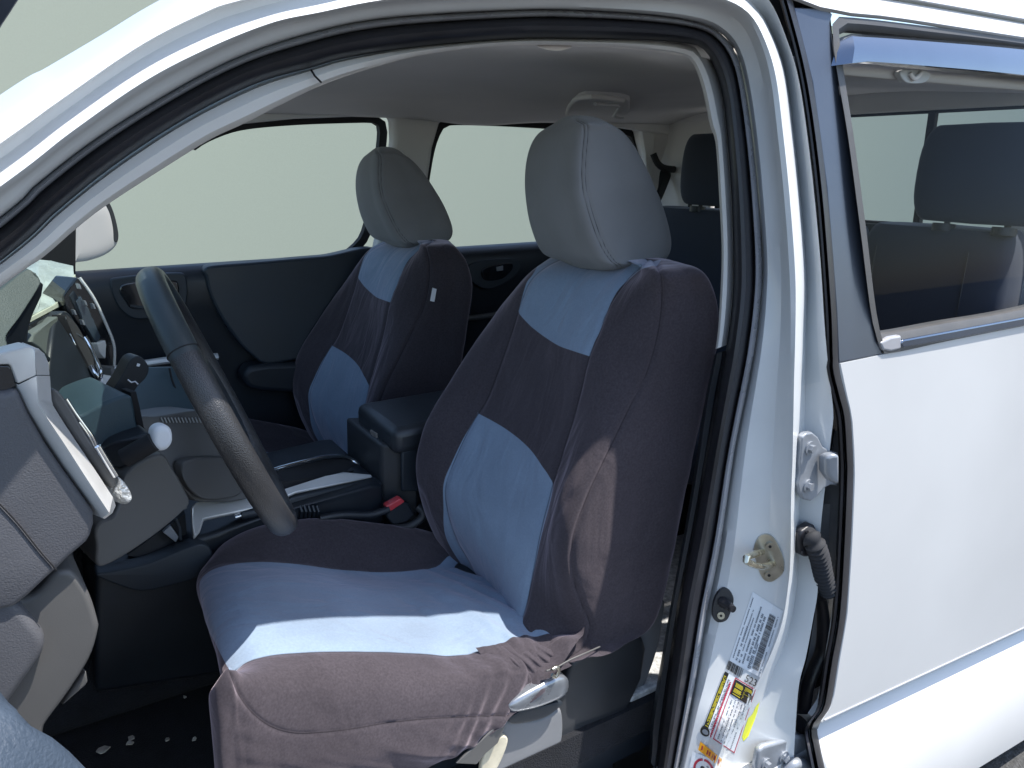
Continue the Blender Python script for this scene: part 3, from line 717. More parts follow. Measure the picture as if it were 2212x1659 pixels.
t.links.new(sa.outputs['Fac'], mr.inputs[0])
lk = b_.inputs['Base Color'].links[0]; srcs = lk.from_socket; vs = t.nodes.new('ShaderNodeVectorMath'); vs.operation = 'SCALE'
t.links.new(srcs, vs.inputs[0]); t.links.new(mr.outputs[0], vs.inputs['Scale']); t.links.new(vs.outputs[0], b_.inputs['Base Color'])
hdr = headrest(G, seat)
for s in (-.055, .055):
    tube('headrest_post', [Vector((bt.x+.02, bt.y+s, bt.z-.10)), Vector((bt.x+.02, bt.y+s, bt.z+.03))], .007, CHROME, seat, n=10)

# cushion (driver)
cu = {}
c_far = [(452, 1222), (470, 1188), (520, 1152), (600, 1128), (700, 1120), (800, 1128), (900, 1142), (960, 1158), (1010, 1180)]
c_b1 = [(437, 1247), (470, 1226), (540, 1214), (620, 1217), (700, 1227), (800, 1235), (870, 1235), (940, 1228), (1020, 1228)]
c_b2 = [(500, 1447), (530, 1426), (590, 1412), (700, 1405), (850, 1407), (980, 1414), (1040, 1402), (1110, 1380), (1190, 1365)]
c_sm = [(497, 1452), (520, 1505), (562, 1555), (620, 1583), (700, 1583), (800, 1570), (900, 1556), (1000, 1550), (1095, 1546)]
c_lo = [(512, 1710), (530, 1745), (575, 1785), (640, 1800), (720, 1785), (800, 1740), (880, 1690), (955, 1645), (1052, 1588)]
n_ = 40
def sp3(c, Y): return [at(p.x, p.y, Y) for p in spline([Vector((a, b, 0)) for a, b in c], n_)]
A = sp3(c_far, 1.43); B = sp3(c_b1, 1.345); D = sp3(c_b2, 1.035); E = sp3(c_sm, .952); Lw = sp3(c_lo, .955)
cols = []
for i in range(n_):
    v = i/(n_-1)
    m1 = B[i].lerp(D[i], .33)+Vector((0, 0, .012)); m2 = B[i].lerp(D[i], .7)+Vector((0, 0, .012))
    de = D[i].lerp(E[i], .45)+Vector((0, -.022, .012)); el = E[i].lerp(Lw[i], .5)+Vector((0, -.006, 0))
    a0 = A[i]+Vector((0, .03, -.05)); a00 = A[i]+Vector((0, .03, -.16)); ab = A[i].lerp(B[i], .5)+Vector((0, 0, .012))
    cols.append([a00, a0, A[i], ab, B[i], m1, m2, D[i], de, E[i], el, Lw[i]])
fr0 = []
f = cols[0]
def wrap(a_, c7, c8, c9):     # cloth turning round the front edge and the outer front corner
    return [p+Vector(a_ if k < 7 else c7 if k == 7 else c8 if k == 8 else c9) for k, p in enumerate(f)]
fr1 = wrap((-.012, 0, -.02), (-.013, .001, -.018), (-.016, .004, -.022), (-.020, .004, -.018))
fr2 = wrap((-.004, 0, -.07), (-.014, .010, -.055), (-.020, .022, -.062), (-.026, .030, -.050))
fr3 = wrap((.02, 0, -.16), (.0, .030, -.12), (-.006, .056, -.120), (-.010, .075, -.095))
ctrl = [fr3, fr2, fr1]+cols[::3]+[cols[-1]]
ctrl.append([p+Vector((.09, 0, .035)) for p in cols[-1]])
G = catgrid(ctrl, 18, 14)
P_SEAT = smooth2([(437, 1247), (470, 1226), (540, 1214), (620, 1217), (700, 1227), (800, 1235), (870, 1235), (940, 1226), (985, 1195), (1100, 1200), (1200, 1360), (1130, 1371), (1090, 1385), (1040, 1402), (980, 1414), (850, 1407), (700, 1405), (590, 1412), (530, 1426), (500, 1449), (480, 1420), (455, 1370), (438, 1320), (430, 1270)], 160)
# let the blue cloth wrap the front edge
SE = [[(p.x, p.y) for p in spline([Vector((a, b, 0)) for a, b in c], 120)] for c in (c_b2[:7], c_sm)]
ncol = len(G[0])
def skirt(i, p):
    r_, j = divmod(i, ncol); u = r_/len(G); out = 0
    if u < .13: return 0
    if j > 18*8.6:      # loose cloth under the side seam, hanging in slanting folds
        k = min(1, (j-18*8.6)/18)*min(1, (u-.13)/.1)
        out += k*.007*noise.noise(Vector((p.x*9+p.z*16, p.z*5, 3)))+k*.004*noise.noise(Vector((p.x*30+p.z*40, p.z*9, 8)))
    if u > .72 and j > 18*6:      # drawn in towards the backrest hinge
        k = min(1, (u-.72)/.2)
        out += k*.006*math.sin((p.x*1.1-p.z*.9)*150+3*noise.noise(p*14))*min(1, (j-18*6)/24)*.6
    if u > .6 and 18*4 < j <= 18*8: # creases where the cushion meets the backrest
        k = min(1, (u-.6)/.25); out += k*.009*noise.noise(Vector((p.x*34+p.y*13, p.y*7, 1)))
    return out
cs = seatlike('cushion', G, False, seat, [P_SEAT], SE, lambda i, j: j >= 18*3, wr=skirt, sd=.0028)
# gathered cloth between cushion and backrest
ga = []
for i in range(15):
    v = i/14
    a = at(1035+115*v, 1402-18*v+.4*math.sin(i*2.3), 1.02); b = at(1105+130*v, 1500-62*v+.5*math.sin(i*3.1), .965)
    a += Vector((0, .012, -.004)); cpt = a.lerp(b, .5)+Vector((0, (-.012+.0035*(-1)**i)*min(1, v*3), .008*min(1, v*3)))
    ga.append([a, cpt, b])
G = catgrid(ga, 8, 5)
gt = seatlike('gathered_hem', G, False, seat, [[(0, 0), (1, 0), (0, 1)]], [[(0, 0), (1, 0)]], lambda i, j: False)

def copytree(o, parent, dv):
    c = o.copy(); COL.objects.link(c)
    if dv is not None:
        c.parent = parent
        pv_ = Vector((.9, 1.2, 1.2)) - T.location; c.matrix_parent_inverse = Matrix.Translation(dv+pv_) @ Matrix.Scale(PSC, 4) @ Matrix.Translation(-pv_) @ o.matrix_parent_inverse
    else:
        c.parent = parent
    for ch in list(o.children): copytree(ch, c, None)
    return c
# the passenger's seat repeats the driver's
PS = Vector((-.045, .82, -.025)); PSC = .95
ps = copytree(seat, T, PS)
ps['label'] = "front passenger's seat in the same black and blue cover, with a small white tag"
for ch in list(ps.children):
    if ch.name.split('.')[0] in ('recline_lever', 'torn_plastic_flap', 'foam_edge', 'cover_cord', 'cover_hook', 'lever_recess', 'gathered_hem'):
        bpy.data.objects.remove(ch)
slab('cover_tag', [(934, 622, 1.70), (943, 625, 1.70), (938, 652, 1.70), (929, 650, 1.70)], WHITEP, ps, ex=(.002, .003, 0), bevel=0)

# ------------------------------------------------------------------ steering wheel
wt = at(316, 590, 1.19); wb = at(612, 1112, 1.19)
wc = (wt+wb)/2; wr = (wt-wb).length/2-.012
wu = (wt-wb).normalized()
wn_target = Vector((wu.z, 0, -wu.x)).normalized()      # points rearwards
wv = Vector((0, 1, 0))
# turn the wheel plane a touch about its upright axis so that it shows a sliver of its face
TW = math.radians(6.2)
wv = (wv*math.cos(TW)+wn_target*math.sin(TW)).normalized()
wnn = wu.cross(wv).normalized()
rings = []; N = 120; n = 20
for i in range(N):
    a = 2*math.pi*i/N; ra = wu*math.cos(a)+wv*math.sin(a); c = wc+ra*wr
    top_ = math.cos(a)
    r1 = .0200; r2 = .0170
    rings.append([c+wnn*math.cos(b)*r1+ra*math.sin(b)*r2 for b in [2*math.pi*k/n for k in range(n)]])
PLAIN = mat('smooth_wheel_leather', (.035, .045, .05), .38, bump=.3, bscale=600, var=.12, vscale=10, dist=.0005)
sw = grid('steering_wheel', rings, [LEATHER, PLAIN], T, cu=True, cv=True)
for p in sw.data.polygons:
    d = (p.center-wc).dot(wu)/wr
    p.material_index = 1 if d > .66 else 0
for s in (-1,):
    a = math.acos(.66)
    ra = wu*math.cos(a)+wv*math.sin(a)*s; c = wc+ra*wr; tg = (-wu*math.sin(a)+wv*math.cos(a)*s)
    tube('leather_joint', [c+wnn*math.cos(b)*.0204+ra*math.sin(b)*.0174 for b in [2*math.pi*k/24 for k in range(24)]], .0009, GAPM, sw, n=6, closed=True)
# hub and spokes, turned to the seat
hub = lens('hub', [wc+wu*(.07*math.cos(a))+wv*(.085*math.sin(a))-wnn*.012 for a in [2*math.pi*k/16 for k in range(16)]], DARK, sw, ex=wnn*.022, bulge=.003)
for aa in (95, 180, 265):
    a = math.radians(aa); ra = wu*math.cos(a)+wv*math.sin(a)
    tube('spoke', [wc+ra*.06, wc+ra*(wr-.005)], .009, DARK, sw, n=10, flat=.6)

# ------------------------------------------------------------------ dashboard
# main bulk, driver's end
def Ys(pts, Y): return [(a, b, Y) for a, b in pts]
db = [
 slab('t', Ys([(-420, 700), (6, 852), (36, 838), (62, 895), (100, 962), (138, 1018), (176, 1070), (203, 1108), (204, 1132), (196, 1158), (188, 1172), (155, 1200), (122, 1232), (62, 1286), (30, 1312), (-420, 1400)], 0.94), DASH, None, ex=(-.03, .28, 0), bevel=.010, seg=5),
 slab('t', Ys([(-420, 1080), (-40, 1055), (0, 1092), (40, 1135), (88, 1195), (120, 1231), (62, 1286), (30, 1312), (-420, 1400)], 0.932), DASH, None, ex=(0, .02, 0), bevel=.006, seg=4),
 # knee panel under it
 rslab('t', Ys([(-420, 1330), (-60, 1290), (60, 1292), (110, 1245), (135, 1229), (165, 1241), (195, 1288), (213, 1345), (214, 1362), (204, 1402), (188, 1438), (150, 1497), (100, 1565), (40, 1650), (-420, 1700)], 0.955), DASHS, None, ex=(-.02, .20, 0), bevel=.012, n=110, seg=5),
 slab('t', Ys([(-420, 1290), (28, 1300), (46, 1316), (70, 1346), (92, 1374), (97, 1393), (90, 1418), (55, 1468), (16, 1525), (-40, 1600), (-420, 1650)], 0.938), DASH, None, ex=(0, .03, 0), bevel=.010, seg=5),
 # body of the dash across the cab
 box('t', (-.62, 1.20, .86), (-.02, 2.28, 1.14), DARK, None, bevel=.03),
]
dash = join_into('dashboard', db, T)
strip('panel_joint', [(-20, 1075), (0, 1091), (40, 1134), (88, 1194), (122, 1232)], 1.4, 0.9305, GAPM, dash, ex=(0, .003, 0))
slab('bonnet_release', Ys([(187, 1448), (191, 1473), (186, 1481), (158, 1505), (135, 1526), (150, 1500)], 0.97), DASHS, dash, ex=(-.01, .03, 0), bevel=.003)
# silver vent surround: two long facets
Lc = [(-60, 778), (0, 764), (30, 756)]
le = [(40, 831), (62, 884), (100, 945), (145, 1012), (185, 1068), (221, 1119)]
ri = [(79, 812), (82, 868), (103, 905), (140, 960), (190, 1038), (236, 1108)]
re = [(108, 812), (112, 872), (140, 917), (170, 962), (210, 1022), (244, 1074)]
E1 = [at(a, b, 0.945) for a, b in le]; E2 = [at(a, b, 0.93) for a, b in ri]; E3 = [at(a, b, 0.97) for a, b in re]
E0 = [p+Vector((-.01, .03, 0)) for p in E1]; E4 = [p+Vector((-.02, .04, 0)) for p in E3]
def lin(c, n=24):
    out = []
    for i in range(n):
        t_ = i/(n-1)*(len(c)-1); k = min(len(c)-2, int(t_)); out.append(c[k].lerp(c[k+1], t_-k))
    return out
G = [lin(c) for c in (E0, E1, E2, E3, E4)]
s1 = grid('t', G, SILVER, None, smooth=False, face_cam=True)
s2 = slab('t', [at(221, 1119, 0.945), at(236, 1108, 0.93), at(244, 1074, 0.97), at(250, 1092, 1.005), at(243, 1108, 0.96), at(226, 1121, 0.95)], SILVER, None, ex=(-.01, .02, 0), bevel=0)
s3 = slab('t', [(-60, 778, 0.94), (0, 763, 0.94), (66, 747, 0.94), (76, 756, 0.932), (79, 812, 0.93), (40, 830, 0.945), (26, 790, 0.945), (18, 787, 0.945), (-60, 790, 0.945)], SILVER, None, ex=(-.01, .03, 0), bevel=.002)
s4 = slab('t', [(68, 747, 0.938), (80, 752, 0.94), (97, 764, 0.96), (106, 785, 0.97), (108, 812, 0.97), (79, 812, 0.9305), (76, 765, 0.934)], SILVER, None, ex=(-.01, .03, 0), bevel=.002)
sv_ = join_into('silver_vent_surround', [s1, s2, s3, s4], dash)
slab('vent_insert', Ys([(-60, 800), (-10, 788), (20, 789), (27, 796), (38, 834), (5, 853), (-60, 870)], 0.95), PIANO, dash, ex=(-.01, .02, 0), bevel=.002)
# inner frame of the surround with its bright rims
slab('vent_housing', Ys([(112, 840), (126, 843), (138, 858), (160, 892), (186, 938), (212, 978), (238, 1010), (252, 1034), (252, 1048), (243, 1058), (205, 1005), (160, 940), (112, 866)], 0.995), DASHS, dash, ex=(-.02, .06, 0), bevel=.004)
rm1 = tube('t', Ys([(142, 862), (160, 890), (180, 918), (196, 940), (205, 958), (209, 974)], 1.015), .0028, CHROME, None, steps=20)
rm2 = tube('t', Ys([(170, 912), (190, 940), (203, 965), (208, 974)], 1.013), .002, CHROME, None, steps=12)
rm3 = tube('t', Ys([(211, 964), (224, 986), (240, 1012), (250, 1028)], 0.985), .004, CHROME, None, steps=14)
join_into('vent_rim', [rm1, rm2, rm3], dash)
lens('vent_thumb_wheel', Ys([(241, 1057), (246, 1040), (250, 1028), (262, 1036), (272, 1052), (279, 1068), (279, 1080), (270, 1088), (257, 1086), (247, 1072)], 1.005), mat('crinkled_silver', (.62, .62, .60), .4, metal=.5, bump=1, bscale=130, dist=.006, var=.15, vscale=60), dash, ex=(-.01, .02, 0), bulge=.01)

# cluster hood, lit tray beyond it
hood = rslab('cluster_hood', [(-160, 745, 1.20), (-60, 668, 1.20), (0, 625, 1.22), (54, 583, 1.28), (72, 588, 1.28), (86, 603, 1.28), (84, 620, 1.27), (45, 682, 1.2), (14, 725, 1.17), (4, 762, 1.16), (-160, 790, 1.16)], mat('hood_plastic', (.05, .064, .062), .6, bump=.8, bscale=520, var=.1, dist=.0012), dash, ex=(-.02, .10, 0), bevel=.012, n=80)
slab('hood_underside', [(4, 760, 1.17), (14, 726, 1.18), (45, 684, 1.21), (88, 608, 1.29), (95, 614, 1.30), (90, 640, 1.31), (58, 694, 1.28), (60, 738, 1.25), (40, 752, 1.2)], DARK, dash, ex=(-.02, .06, 0), bevel=.003)
LITD = mat('sunlit_dash_top', (.34, .39, .38), .45, bump=.6, bscale=30, var=.25, vscale=14, dist=.01)  # dash plastic whitened: windscreen light is put into its colour
tr = slab('tray', [(80, 560, 1.78), (107, 562, 1.78), (142, 571, 1.76), (156, 577, 1.72), (163, 594, 1.68), (146, 622, 1.6), (124, 656, 1.52), (118, 660, 1.5), (84, 676, 1.44), (54, 692, 1.38), (60, 668, 1.4), (88, 630, 1.46), (84, 600, 1.5)], LITD, dash, ex=(-.05, .0, -.012), bevel=.003)
slab('tray_rim', [(163, 592, 1.675), (165, 600, 1.665), (128, 663, 1.51), (60, 699, 1.37), (50, 701, 1.36), (55, 691, 1.375), (119, 657, 1.495), (124, 652, 1.51)], mat('tray_rim_plastic', (.42, .44, .36), .4, var=.1, vscale=20), dash, ex=(-.01, .01, -.004), bevel=.001)
slab('dash_front', [(128, 664, 1.515), (60, 700, 1.37), (48, 702, 1.35), (10, 757, 1.25), (40, 752, 1.28), (68, 740, 1.33), (70, 722, 1.36), (110, 695, 1.48), (135, 680, 1.52)], PIANO, dash, ex=(-.06, .0, 0), bevel=.003)
slab('cluster_side', [(68, 738, 1.30), (72, 720, 1.33), (110, 695, 1.42), (128, 682, 1.45), (118, 740, 1.42), (108, 800, 1.38), (104, 775, 1.35), (85, 752, 1.32)], mat('grey_green_plastic', (.10, .115, .108), .55, bump=.3, bscale=700, var=.1), dash, ex=(-.05, .02, 0), bevel=.003)
# centre stack: round pod, vent, screen bezel, chevron trim
cs_ = rslab('centre_stack', [(120, 690, 1.44), (135, 672, 1.46), (150, 676, 1.46), (175, 720, 1.46), (205, 790, 1.44), (218, 830, 1.42), (222, 860, 1.40), (195, 880, 1.38), (175, 895, 1.36), (140, 858, 1.34), (112, 845, 1.33), (106, 800, 1.34), (112, 740, 1.38)], DARK, dash, ex=(-.10, .04, 0), bevel=.015, n=80)
rslab('air_vent', [(142, 684, 1.44), (150, 684, 1.44), (172, 712, 1.44), (198, 765, 1.42), (216, 805, 1.41), (216, 816, 1.41), (206, 812, 1.41), (184, 775, 1.42), (160, 728, 1.43)], GAPM, dash, ex=(-.02, .01, 0), bevel=.001)
for i in range(4):
    a = (152+i*13, 704+i*27); tube('vent_slat', [(a[0]+2, a[1]+10, 1.435-.004*i), (a[0]+24, a[1]+24, 1.435-.004*i)], .0018, DARKB, dash, n=6)
tube('vent_ring', [(182, 728, 1.435), (196, 752, 1.43), (208, 780, 1.42), (217, 803, 1.41), (214, 817, 1.41), (204, 806, 1.41), (196, 790, 1.415)], .0042, CHROME, dash, steps=40)
tube('vent_ring', [(142, 684, 1.44), (146, 706, 1.44), (158, 735, 1.43), (172, 762, 1.43)], .0015, CHROME, dash, steps=20)
sc_ = slab('screen_bezel', Ys([(166, 598), (176, 604), (205, 648), (230, 700), (247, 745), (248, 795), (240, 800), (222, 812), (200, 770), (170, 705), (140, 668), (134, 640)], 1.50), PIANO, dash, ex=(-.03, .05, 0), bevel=.003)
tube('bezel_edge', Ys([(172, 600), (203, 645), (229, 700), (246, 745), (247, 790)], 1.497), .0026, SILVER, sc_, steps=30)
slab('screen', Ys([(164, 652), (174, 640), (192, 668), (218, 728), (208, 742), (182, 700)], 1.494), mat('screen_glass', (.05, .07, .09), .08, coat=1), sc_, ex=(-.004, .01, 0), bevel=.001)
slab('screen_frame', Ys([(150, 640), (160, 628), (196, 690), (222, 742), (219, 752), (205, 745), (180, 702)], 1.4965), DARKB, sc_, ex=(-.004, .01, 0), bevel=.001)
for a, b in ((168, 612), (181, 648), (176, 690), (158, 668), (199, 655)):
    slab('stack_button', Ys([(a, b), (a+5, b+2), (a+9, b+13), (a+4, b+12)], 1.49), HINGE, sc_, ex=(-.004, .004, 0), bevel=.0005)
slab('chevron_trim', [(209, 742, 1.49), (228, 735, 1.49), (230, 745, 1.49), (228, 775, 1.49), (222, 770, 1.49), (214, 760, 1.49)], SILVER, sc_, ex=(-.01, .01, 0), bevel=.001)
slab('chevron_trim', [(220, 808, 1.43), (244, 812, 1.44), (242, 838, 1.43), (237, 852, 1.42), (214, 840, 1.42)], SILVER, dash, ex=(-.02, .02, 0), bevel=.003)
slab('chevron_trim', [(240, 795, 1.455), (248, 790, 1.46), (248, 812, 1.45), (242, 840, 1.44)], DASHS, dash, ex=(-.02, .02, 0), bevel=.001)
slab('chevron_trim', [(170, 871, 1.38), (214, 842, 1.41), (236, 853, 1.415), (180, 892, 1.385)], DASHS, dash, ex=(-.02, .02, 0), bevel=.003)

# steering column: upper and lower shrouds, stalks
colm = rslab('column_shroud', [(205, 1150, 1.14), (215, 1128, 1.14), (246, 1112, 1.14), (262, 1070, 1.15), (270, 1030, 1.15), (300, 1000, 1.16), (350, 982, 1.17), (372, 1010, 1.17), (400, 1060, 1.17), (410, 1085, 1.17), (396, 1105, 1.16), (340, 1152, 1.15), (270, 1200, 1.14), (222, 1224, 1.14), (207, 1216, 1.14), (208, 1180, 1.14)], DASHS, T, ex=(-.04, .16, 0), bevel=.02, n=100, seg=5)
rslab('upper_shroud', [(160, 905, 1.21), (182, 893, 1.21), (230, 868, 1.21), (278, 853, 1.21), (288, 870, 1.21), (294, 905, 1.21), (300, 945, 1.21), (260, 962, 1.21), (226, 985, 1.2), (200, 960, 1.2)], mat('sky_tinted_shroud', (.03, .055, .07), .45, bump=.3, bscale=700, var=.1), colm, ex=(-.04, .14, 0), bevel=.012)  # blue in the base stands in for sky reflected on dark plastic
rslab('stalk_boot', [(215, 985, 1.19), (240, 958, 1.18), (290, 945, 1.17), (325, 935, 1.17), (332, 950, 1.17), (328, 970, 1.17), (300, 992, 1.17), (262, 1010, 1.17), (235, 1005, 1.18)], DARK, colm, ex=(-.01, .05, 0), bevel=.012)
tube('turn_stalk', [(268, 990, 1.13), (300, 972, 1.125), (332, 954, 1.12)], .0135, GAPM, colm, n=20)
stp = lens('stalk_tip', Ys([(327, 946), (331, 927), (344, 918), (360, 919), (369, 930), (370, 952), (360, 968), (344, 973), (330, 965)], 1.12), WHITEP, colm, ex=(-.003, .012, 0), bulge=.007)
rslab('wiper_stalk', Ys([(240, 852), (262, 815), (270, 800), (284, 776), (300, 769), (312, 777), (322, 795), (316, 815), (300, 832), (284, 852), (262, 858)], 1.30), DARK, colm, ex=(-.01, .03, 0), bevel=.01)
slab('stalk_mark', [(297, 785, 1.294), (303, 787, 1.294), (301, 792, 1.294), (295, 791, 1.294)], WHITEP, colm, ex=(0, .002, 0), bevel=0)
tube('stalk_mark', [(276, 820, 1.294), (284, 826, 1.294), (292, 824, 1.294), (298, 830, 1.294)], .0012, WHITEP, colm, n=6)
slab('column_gap', [(282, 848, 1.24), (294, 846, 1.24), (302, 880, 1.24), (312, 930, 1.24), (300, 935, 1.24), (290, 890, 1.24)], GAPM, colm, ex=(-.01, .03, 0), bevel=0)
# passenger dash side (glove box face) seen past the column
gbx = slab('glove_box', [(294, 845, 1.60), (330, 815, 1.62), (372, 790, 1.64), (440, 800, 1.64), (470, 870, 1.60), (450, 890, 1.56), (340, 905, 1.50), (304, 902, 1.50)], mat('sky_tinted_plastic', (.03, .058, .075), .45, bump=.3, bscale=700, var=.1), dash, ex=(-.10, .05, 0), bevel=.006)  # teal base colour imitates the sky's reflection on a dark panel
tube('box_groove', [(366, 795, 1.615), (372, 822, 1.61), (384, 850, 1.60), (392, 868, 1.60)], .002, GAPM, gbx, steps=12, n=6)
# lower centre: grey panel with stitched edge and rounded lid
lcp = rslab('lower_dash_panel', [(304, 905, 1.46), (340, 900, 1.46), (455, 890, 1.47), (500, 960, 1.46), (545, 1050, 1.45), (548, 1072, 1.44), (500, 1084, 1.42), (440, 1084, 1.40), (415, 1075, 1.40), (380, 1030, 1.40), (330, 970, 1.42)], DASHS, dash, ex=(-.05, .06, 0), bevel=.012, n=90)
for i in range(13):
    x = 348+i*7.4
    tube('stitch', [(x, 902, 1.456), (x+5, 913, 1.454)], .0013, HINGE, lcp, n=5) if i < 13 else None
ld = rslab('lid', [(392, 1010, 1.395), (398, 998, 1.40), (425, 990, 1.41), (480, 988, 1.43), (495, 995, 1.43), (515, 1035, 1.43), (524, 1055, 1.43), (515, 1070, 1.42), (480, 1079, 1.40), (440, 1078, 1.39), (415, 1062, 1.385), (398, 1035, 1.385)], DASHS, lcp, ex=(-.01, .02, 0), bevel=.003)

# ------------------------------------------------------------------ centre console
con = []
con.append(slab('t', [(205, 1240, 1.42), (230, 1232, 1.42), (320, 1215, 1.42), (400, 1178, 1.42), (430, 1160, 1.42), (470, 1150, 1.42), (600, 1110, 1.42), (800, 1050, 1.46), (830, 1045, 1.47), (840, 1400, 1.47), (205, 1500, 1.42)], DARK, None, ex=(0, .34, 0), bevel=.012))
con.append(rslab('t', [(205, 1242, 1.40), (240, 1236, 1.40), (320, 1218, 1.40), (400, 1186, 1.40), (440, 1176, 1.40), (460, 1200, 1.40), (440, 1240, 1.40), (380, 1262, 1.40), (310, 1277, 1.40), (260, 1266, 1.40)], DARKB, None, ex=(0, .04, 0), bevel=.008))
cons = join_into('centre_console', con, T)
ct = slab('silver_console_trim', [(426, 1083, 1.44), (552, 1074, 1.46), (600, 1062, 1.48), (700, 1030, 1.50), (742, 1019, 1.52), (803, 1025, 1.52), (806, 1030, 1.50), (745, 1043, 1.48), (640, 1065, 1.46), (573, 1095, 1.44), (500, 1110, 1.43), (441, 1122, 1.42), (432, 1150, 1.42), (418, 1166, 1.42), (416, 1130, 1.42), (414, 1095, 1.43)], SILVER, cons, ex=(0, .02, -.012), bevel=.004)
tube('shifter_ring', [(560, 1026, 1.50), (606, 1012, 1.54), (660, 998, 1.57), (703, 989, 1.60), (742, 988, 1.62), (766, 998, 1.62), (776, 1012, 1.60)], .0065, CHROME, cons, steps=40)
slab('shifter_well', [(560, 1035, 1.50), (606, 1015, 1.53), (703, 993, 1.59), (742, 991, 1.61), (770, 1002, 1.6), (776, 1014, 1.58), (742, 1020, 1.525), (620, 1040, 1.49)], GAPM, cons, ex=(0, .0, -.02), bevel=0)
slab('console_side', [(560, 1100, 1.45), (640, 1072, 1.46), (745, 1048, 1.48), (806, 1034, 1.50), (826, 1043, 1.49), (824, 1096, 1.48), (760, 1108, 1.47), (700, 1122, 1.46), (600, 1140, 1.45)], DARKB, cons, ex=(0, .03, 0), bevel=.004)
slab('open_cubby', [(275, 1200, 1.45), (330, 1160, 1.46), (400, 1110, 1.46), (404, 1160, 1.46), (398, 1176, 1.45), (320, 1206, 1.44)], GAPM, cons, ex=(0, .02, 0), bevel=0)
tube('cubby_edge', [(380, 1120, 1.44), (388, 1140, 1.44), (390, 1166, 1.44)], .003, DARKB, cons, n=8)
slab('pedal_plate', [(352, 1150, 1.44), (368, 1136, 1.44), (386, 1160, 1.44), (380, 1172, 1.44)], HINGE, cons, ex=(0, .01, 0), bevel=.001)
tube('parking_brake', [(521, 1112, 1.44), (550, 1106, 1.44), (580, 1099, 1.44)], .010, DARKB, cons, n=14)
tube('brake_button', [(508, 1117, 1.435), (520, 1113, 1.435)], .006, CHROME, cons, n=10)
for i in range(5):
    tube('boot_fold', [(648+i*9, 1092, 1.44), (652+i*9, 1104, 1.435), (650+i*9, 1118, 1.44)], .004, DARK, cons, n=8)
tube('brake_cable', [(690, 1120, 1.43), (740, 1112, 1.43), (800, 1112, 1.43), (840, 1100, 1.43)], .008, DARK, cons, steps=14)
arm = slab('armrest_box', [(822, 960, 1.50), (905, 960, 1.47), (905, 1070, 1.47), (900, 1200, 1.47), (825, 1180, 1.50)], SEATB, cons, ex=(0, .22, 0), bevel=.008)
slab('armrest_strut', [(868, 975, 1.462), (904, 968, 1.462), (906, 1062, 1.462), (868, 1062, 1.462)], DARKB, arm, ex=(0, .01, 0), bevel=.004)
# padded lid: real box in world coordinates through the traced corner
c0 = at(850, 934, 1.455)
def lidpt(dx, dy, dz): return Vector((c0.x+dx, c0.y+dy, c0.z+dz))
rows = []
LA, LB = .34, .23
lid = box('armrest_lid', (c0.x, c0.y, c0.z-.058), (c0.x+LA, c0.y+LB, c0.z+.004), mat('armrest_vinyl', (.03, .034, .04), .4, bump=.4, bscale=600, var=.12, dist=.0006), arm, bevel=.02)
slab('lid_latch', [(798, 928, 1.5), (812, 936, 1.49), (813, 947, 1.49), (799, 938, 1.5)], DASHS, arm, ex=(.004, 0, 0), bevel=.001)
# belt buckle
bkl = slab('belt_buckle', [(833, 1098, 1.435), (866, 1078, 1.435), (882, 1086, 1.435), (896, 1112, 1.435), (880, 1128, 1.435), (850, 1136, 1.435), (836, 1118, 1.435)], DARK, T, ex=(0, .03, 0), bevel=.004)
slab('release_button', [(834, 1094, 1.428), (866, 1076, 1.428), (876, 1084, 1.428), (846, 1104, 1.428), (837, 1104, 1.428)], RED, bkl, ex=(0, .02, 0), bevel=.003)
tube('buckle_sleeve', [(846, 1142, 1.43), (880, 1138, 1.43), (905, 1124, 1.43), (914, 1108, 1.43), (902, 1094, 1.44)], .009, SEATB, bkl, steps=20)

# floor carpet, tunnel, mats, firewall
fl = [box('t', (-.9, .97, .40), (2.06, 2.36, .47), CARPET, None, bevel=0),
      box('t', (-.9, 1.46, .47), (2.0, 1.73, .62), CARPET, None, bevel=.04)]
carpet = join_into('floor_carpet', fl, T)
MATM = mat('sunlit_dusty_mat', (.55, .54, .52), .95, bump=1, bscale=220, var=.35, vscale=90, dist=.003)  # dirty mat, base lightened to stand in for sun on the rear floor
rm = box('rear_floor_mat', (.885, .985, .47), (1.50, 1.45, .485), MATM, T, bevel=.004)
box('seat_track', (.30, 1.02, .47), (.84, 1.05, .50), DARK, seat, bevel=.005)
box('seat_track', (.30, 1.38, .47), (1.02, 1.42, .53), DARK, seat, bevel=.005)
slab('track_end_cap', [(1345, 1600, 1.03), (1360, 1560, 1.03), (1385, 1545, 1.03), (1400, 1555, 1.03), (1410, 1580, 1.03), (1420, 1600, 1.03), (1440, 1640, 1.03), (1440, 1700, 1.03), (1330, 1700, 1.03)], SEATB, seat, ex=(0, .05, 0), bevel=.006)

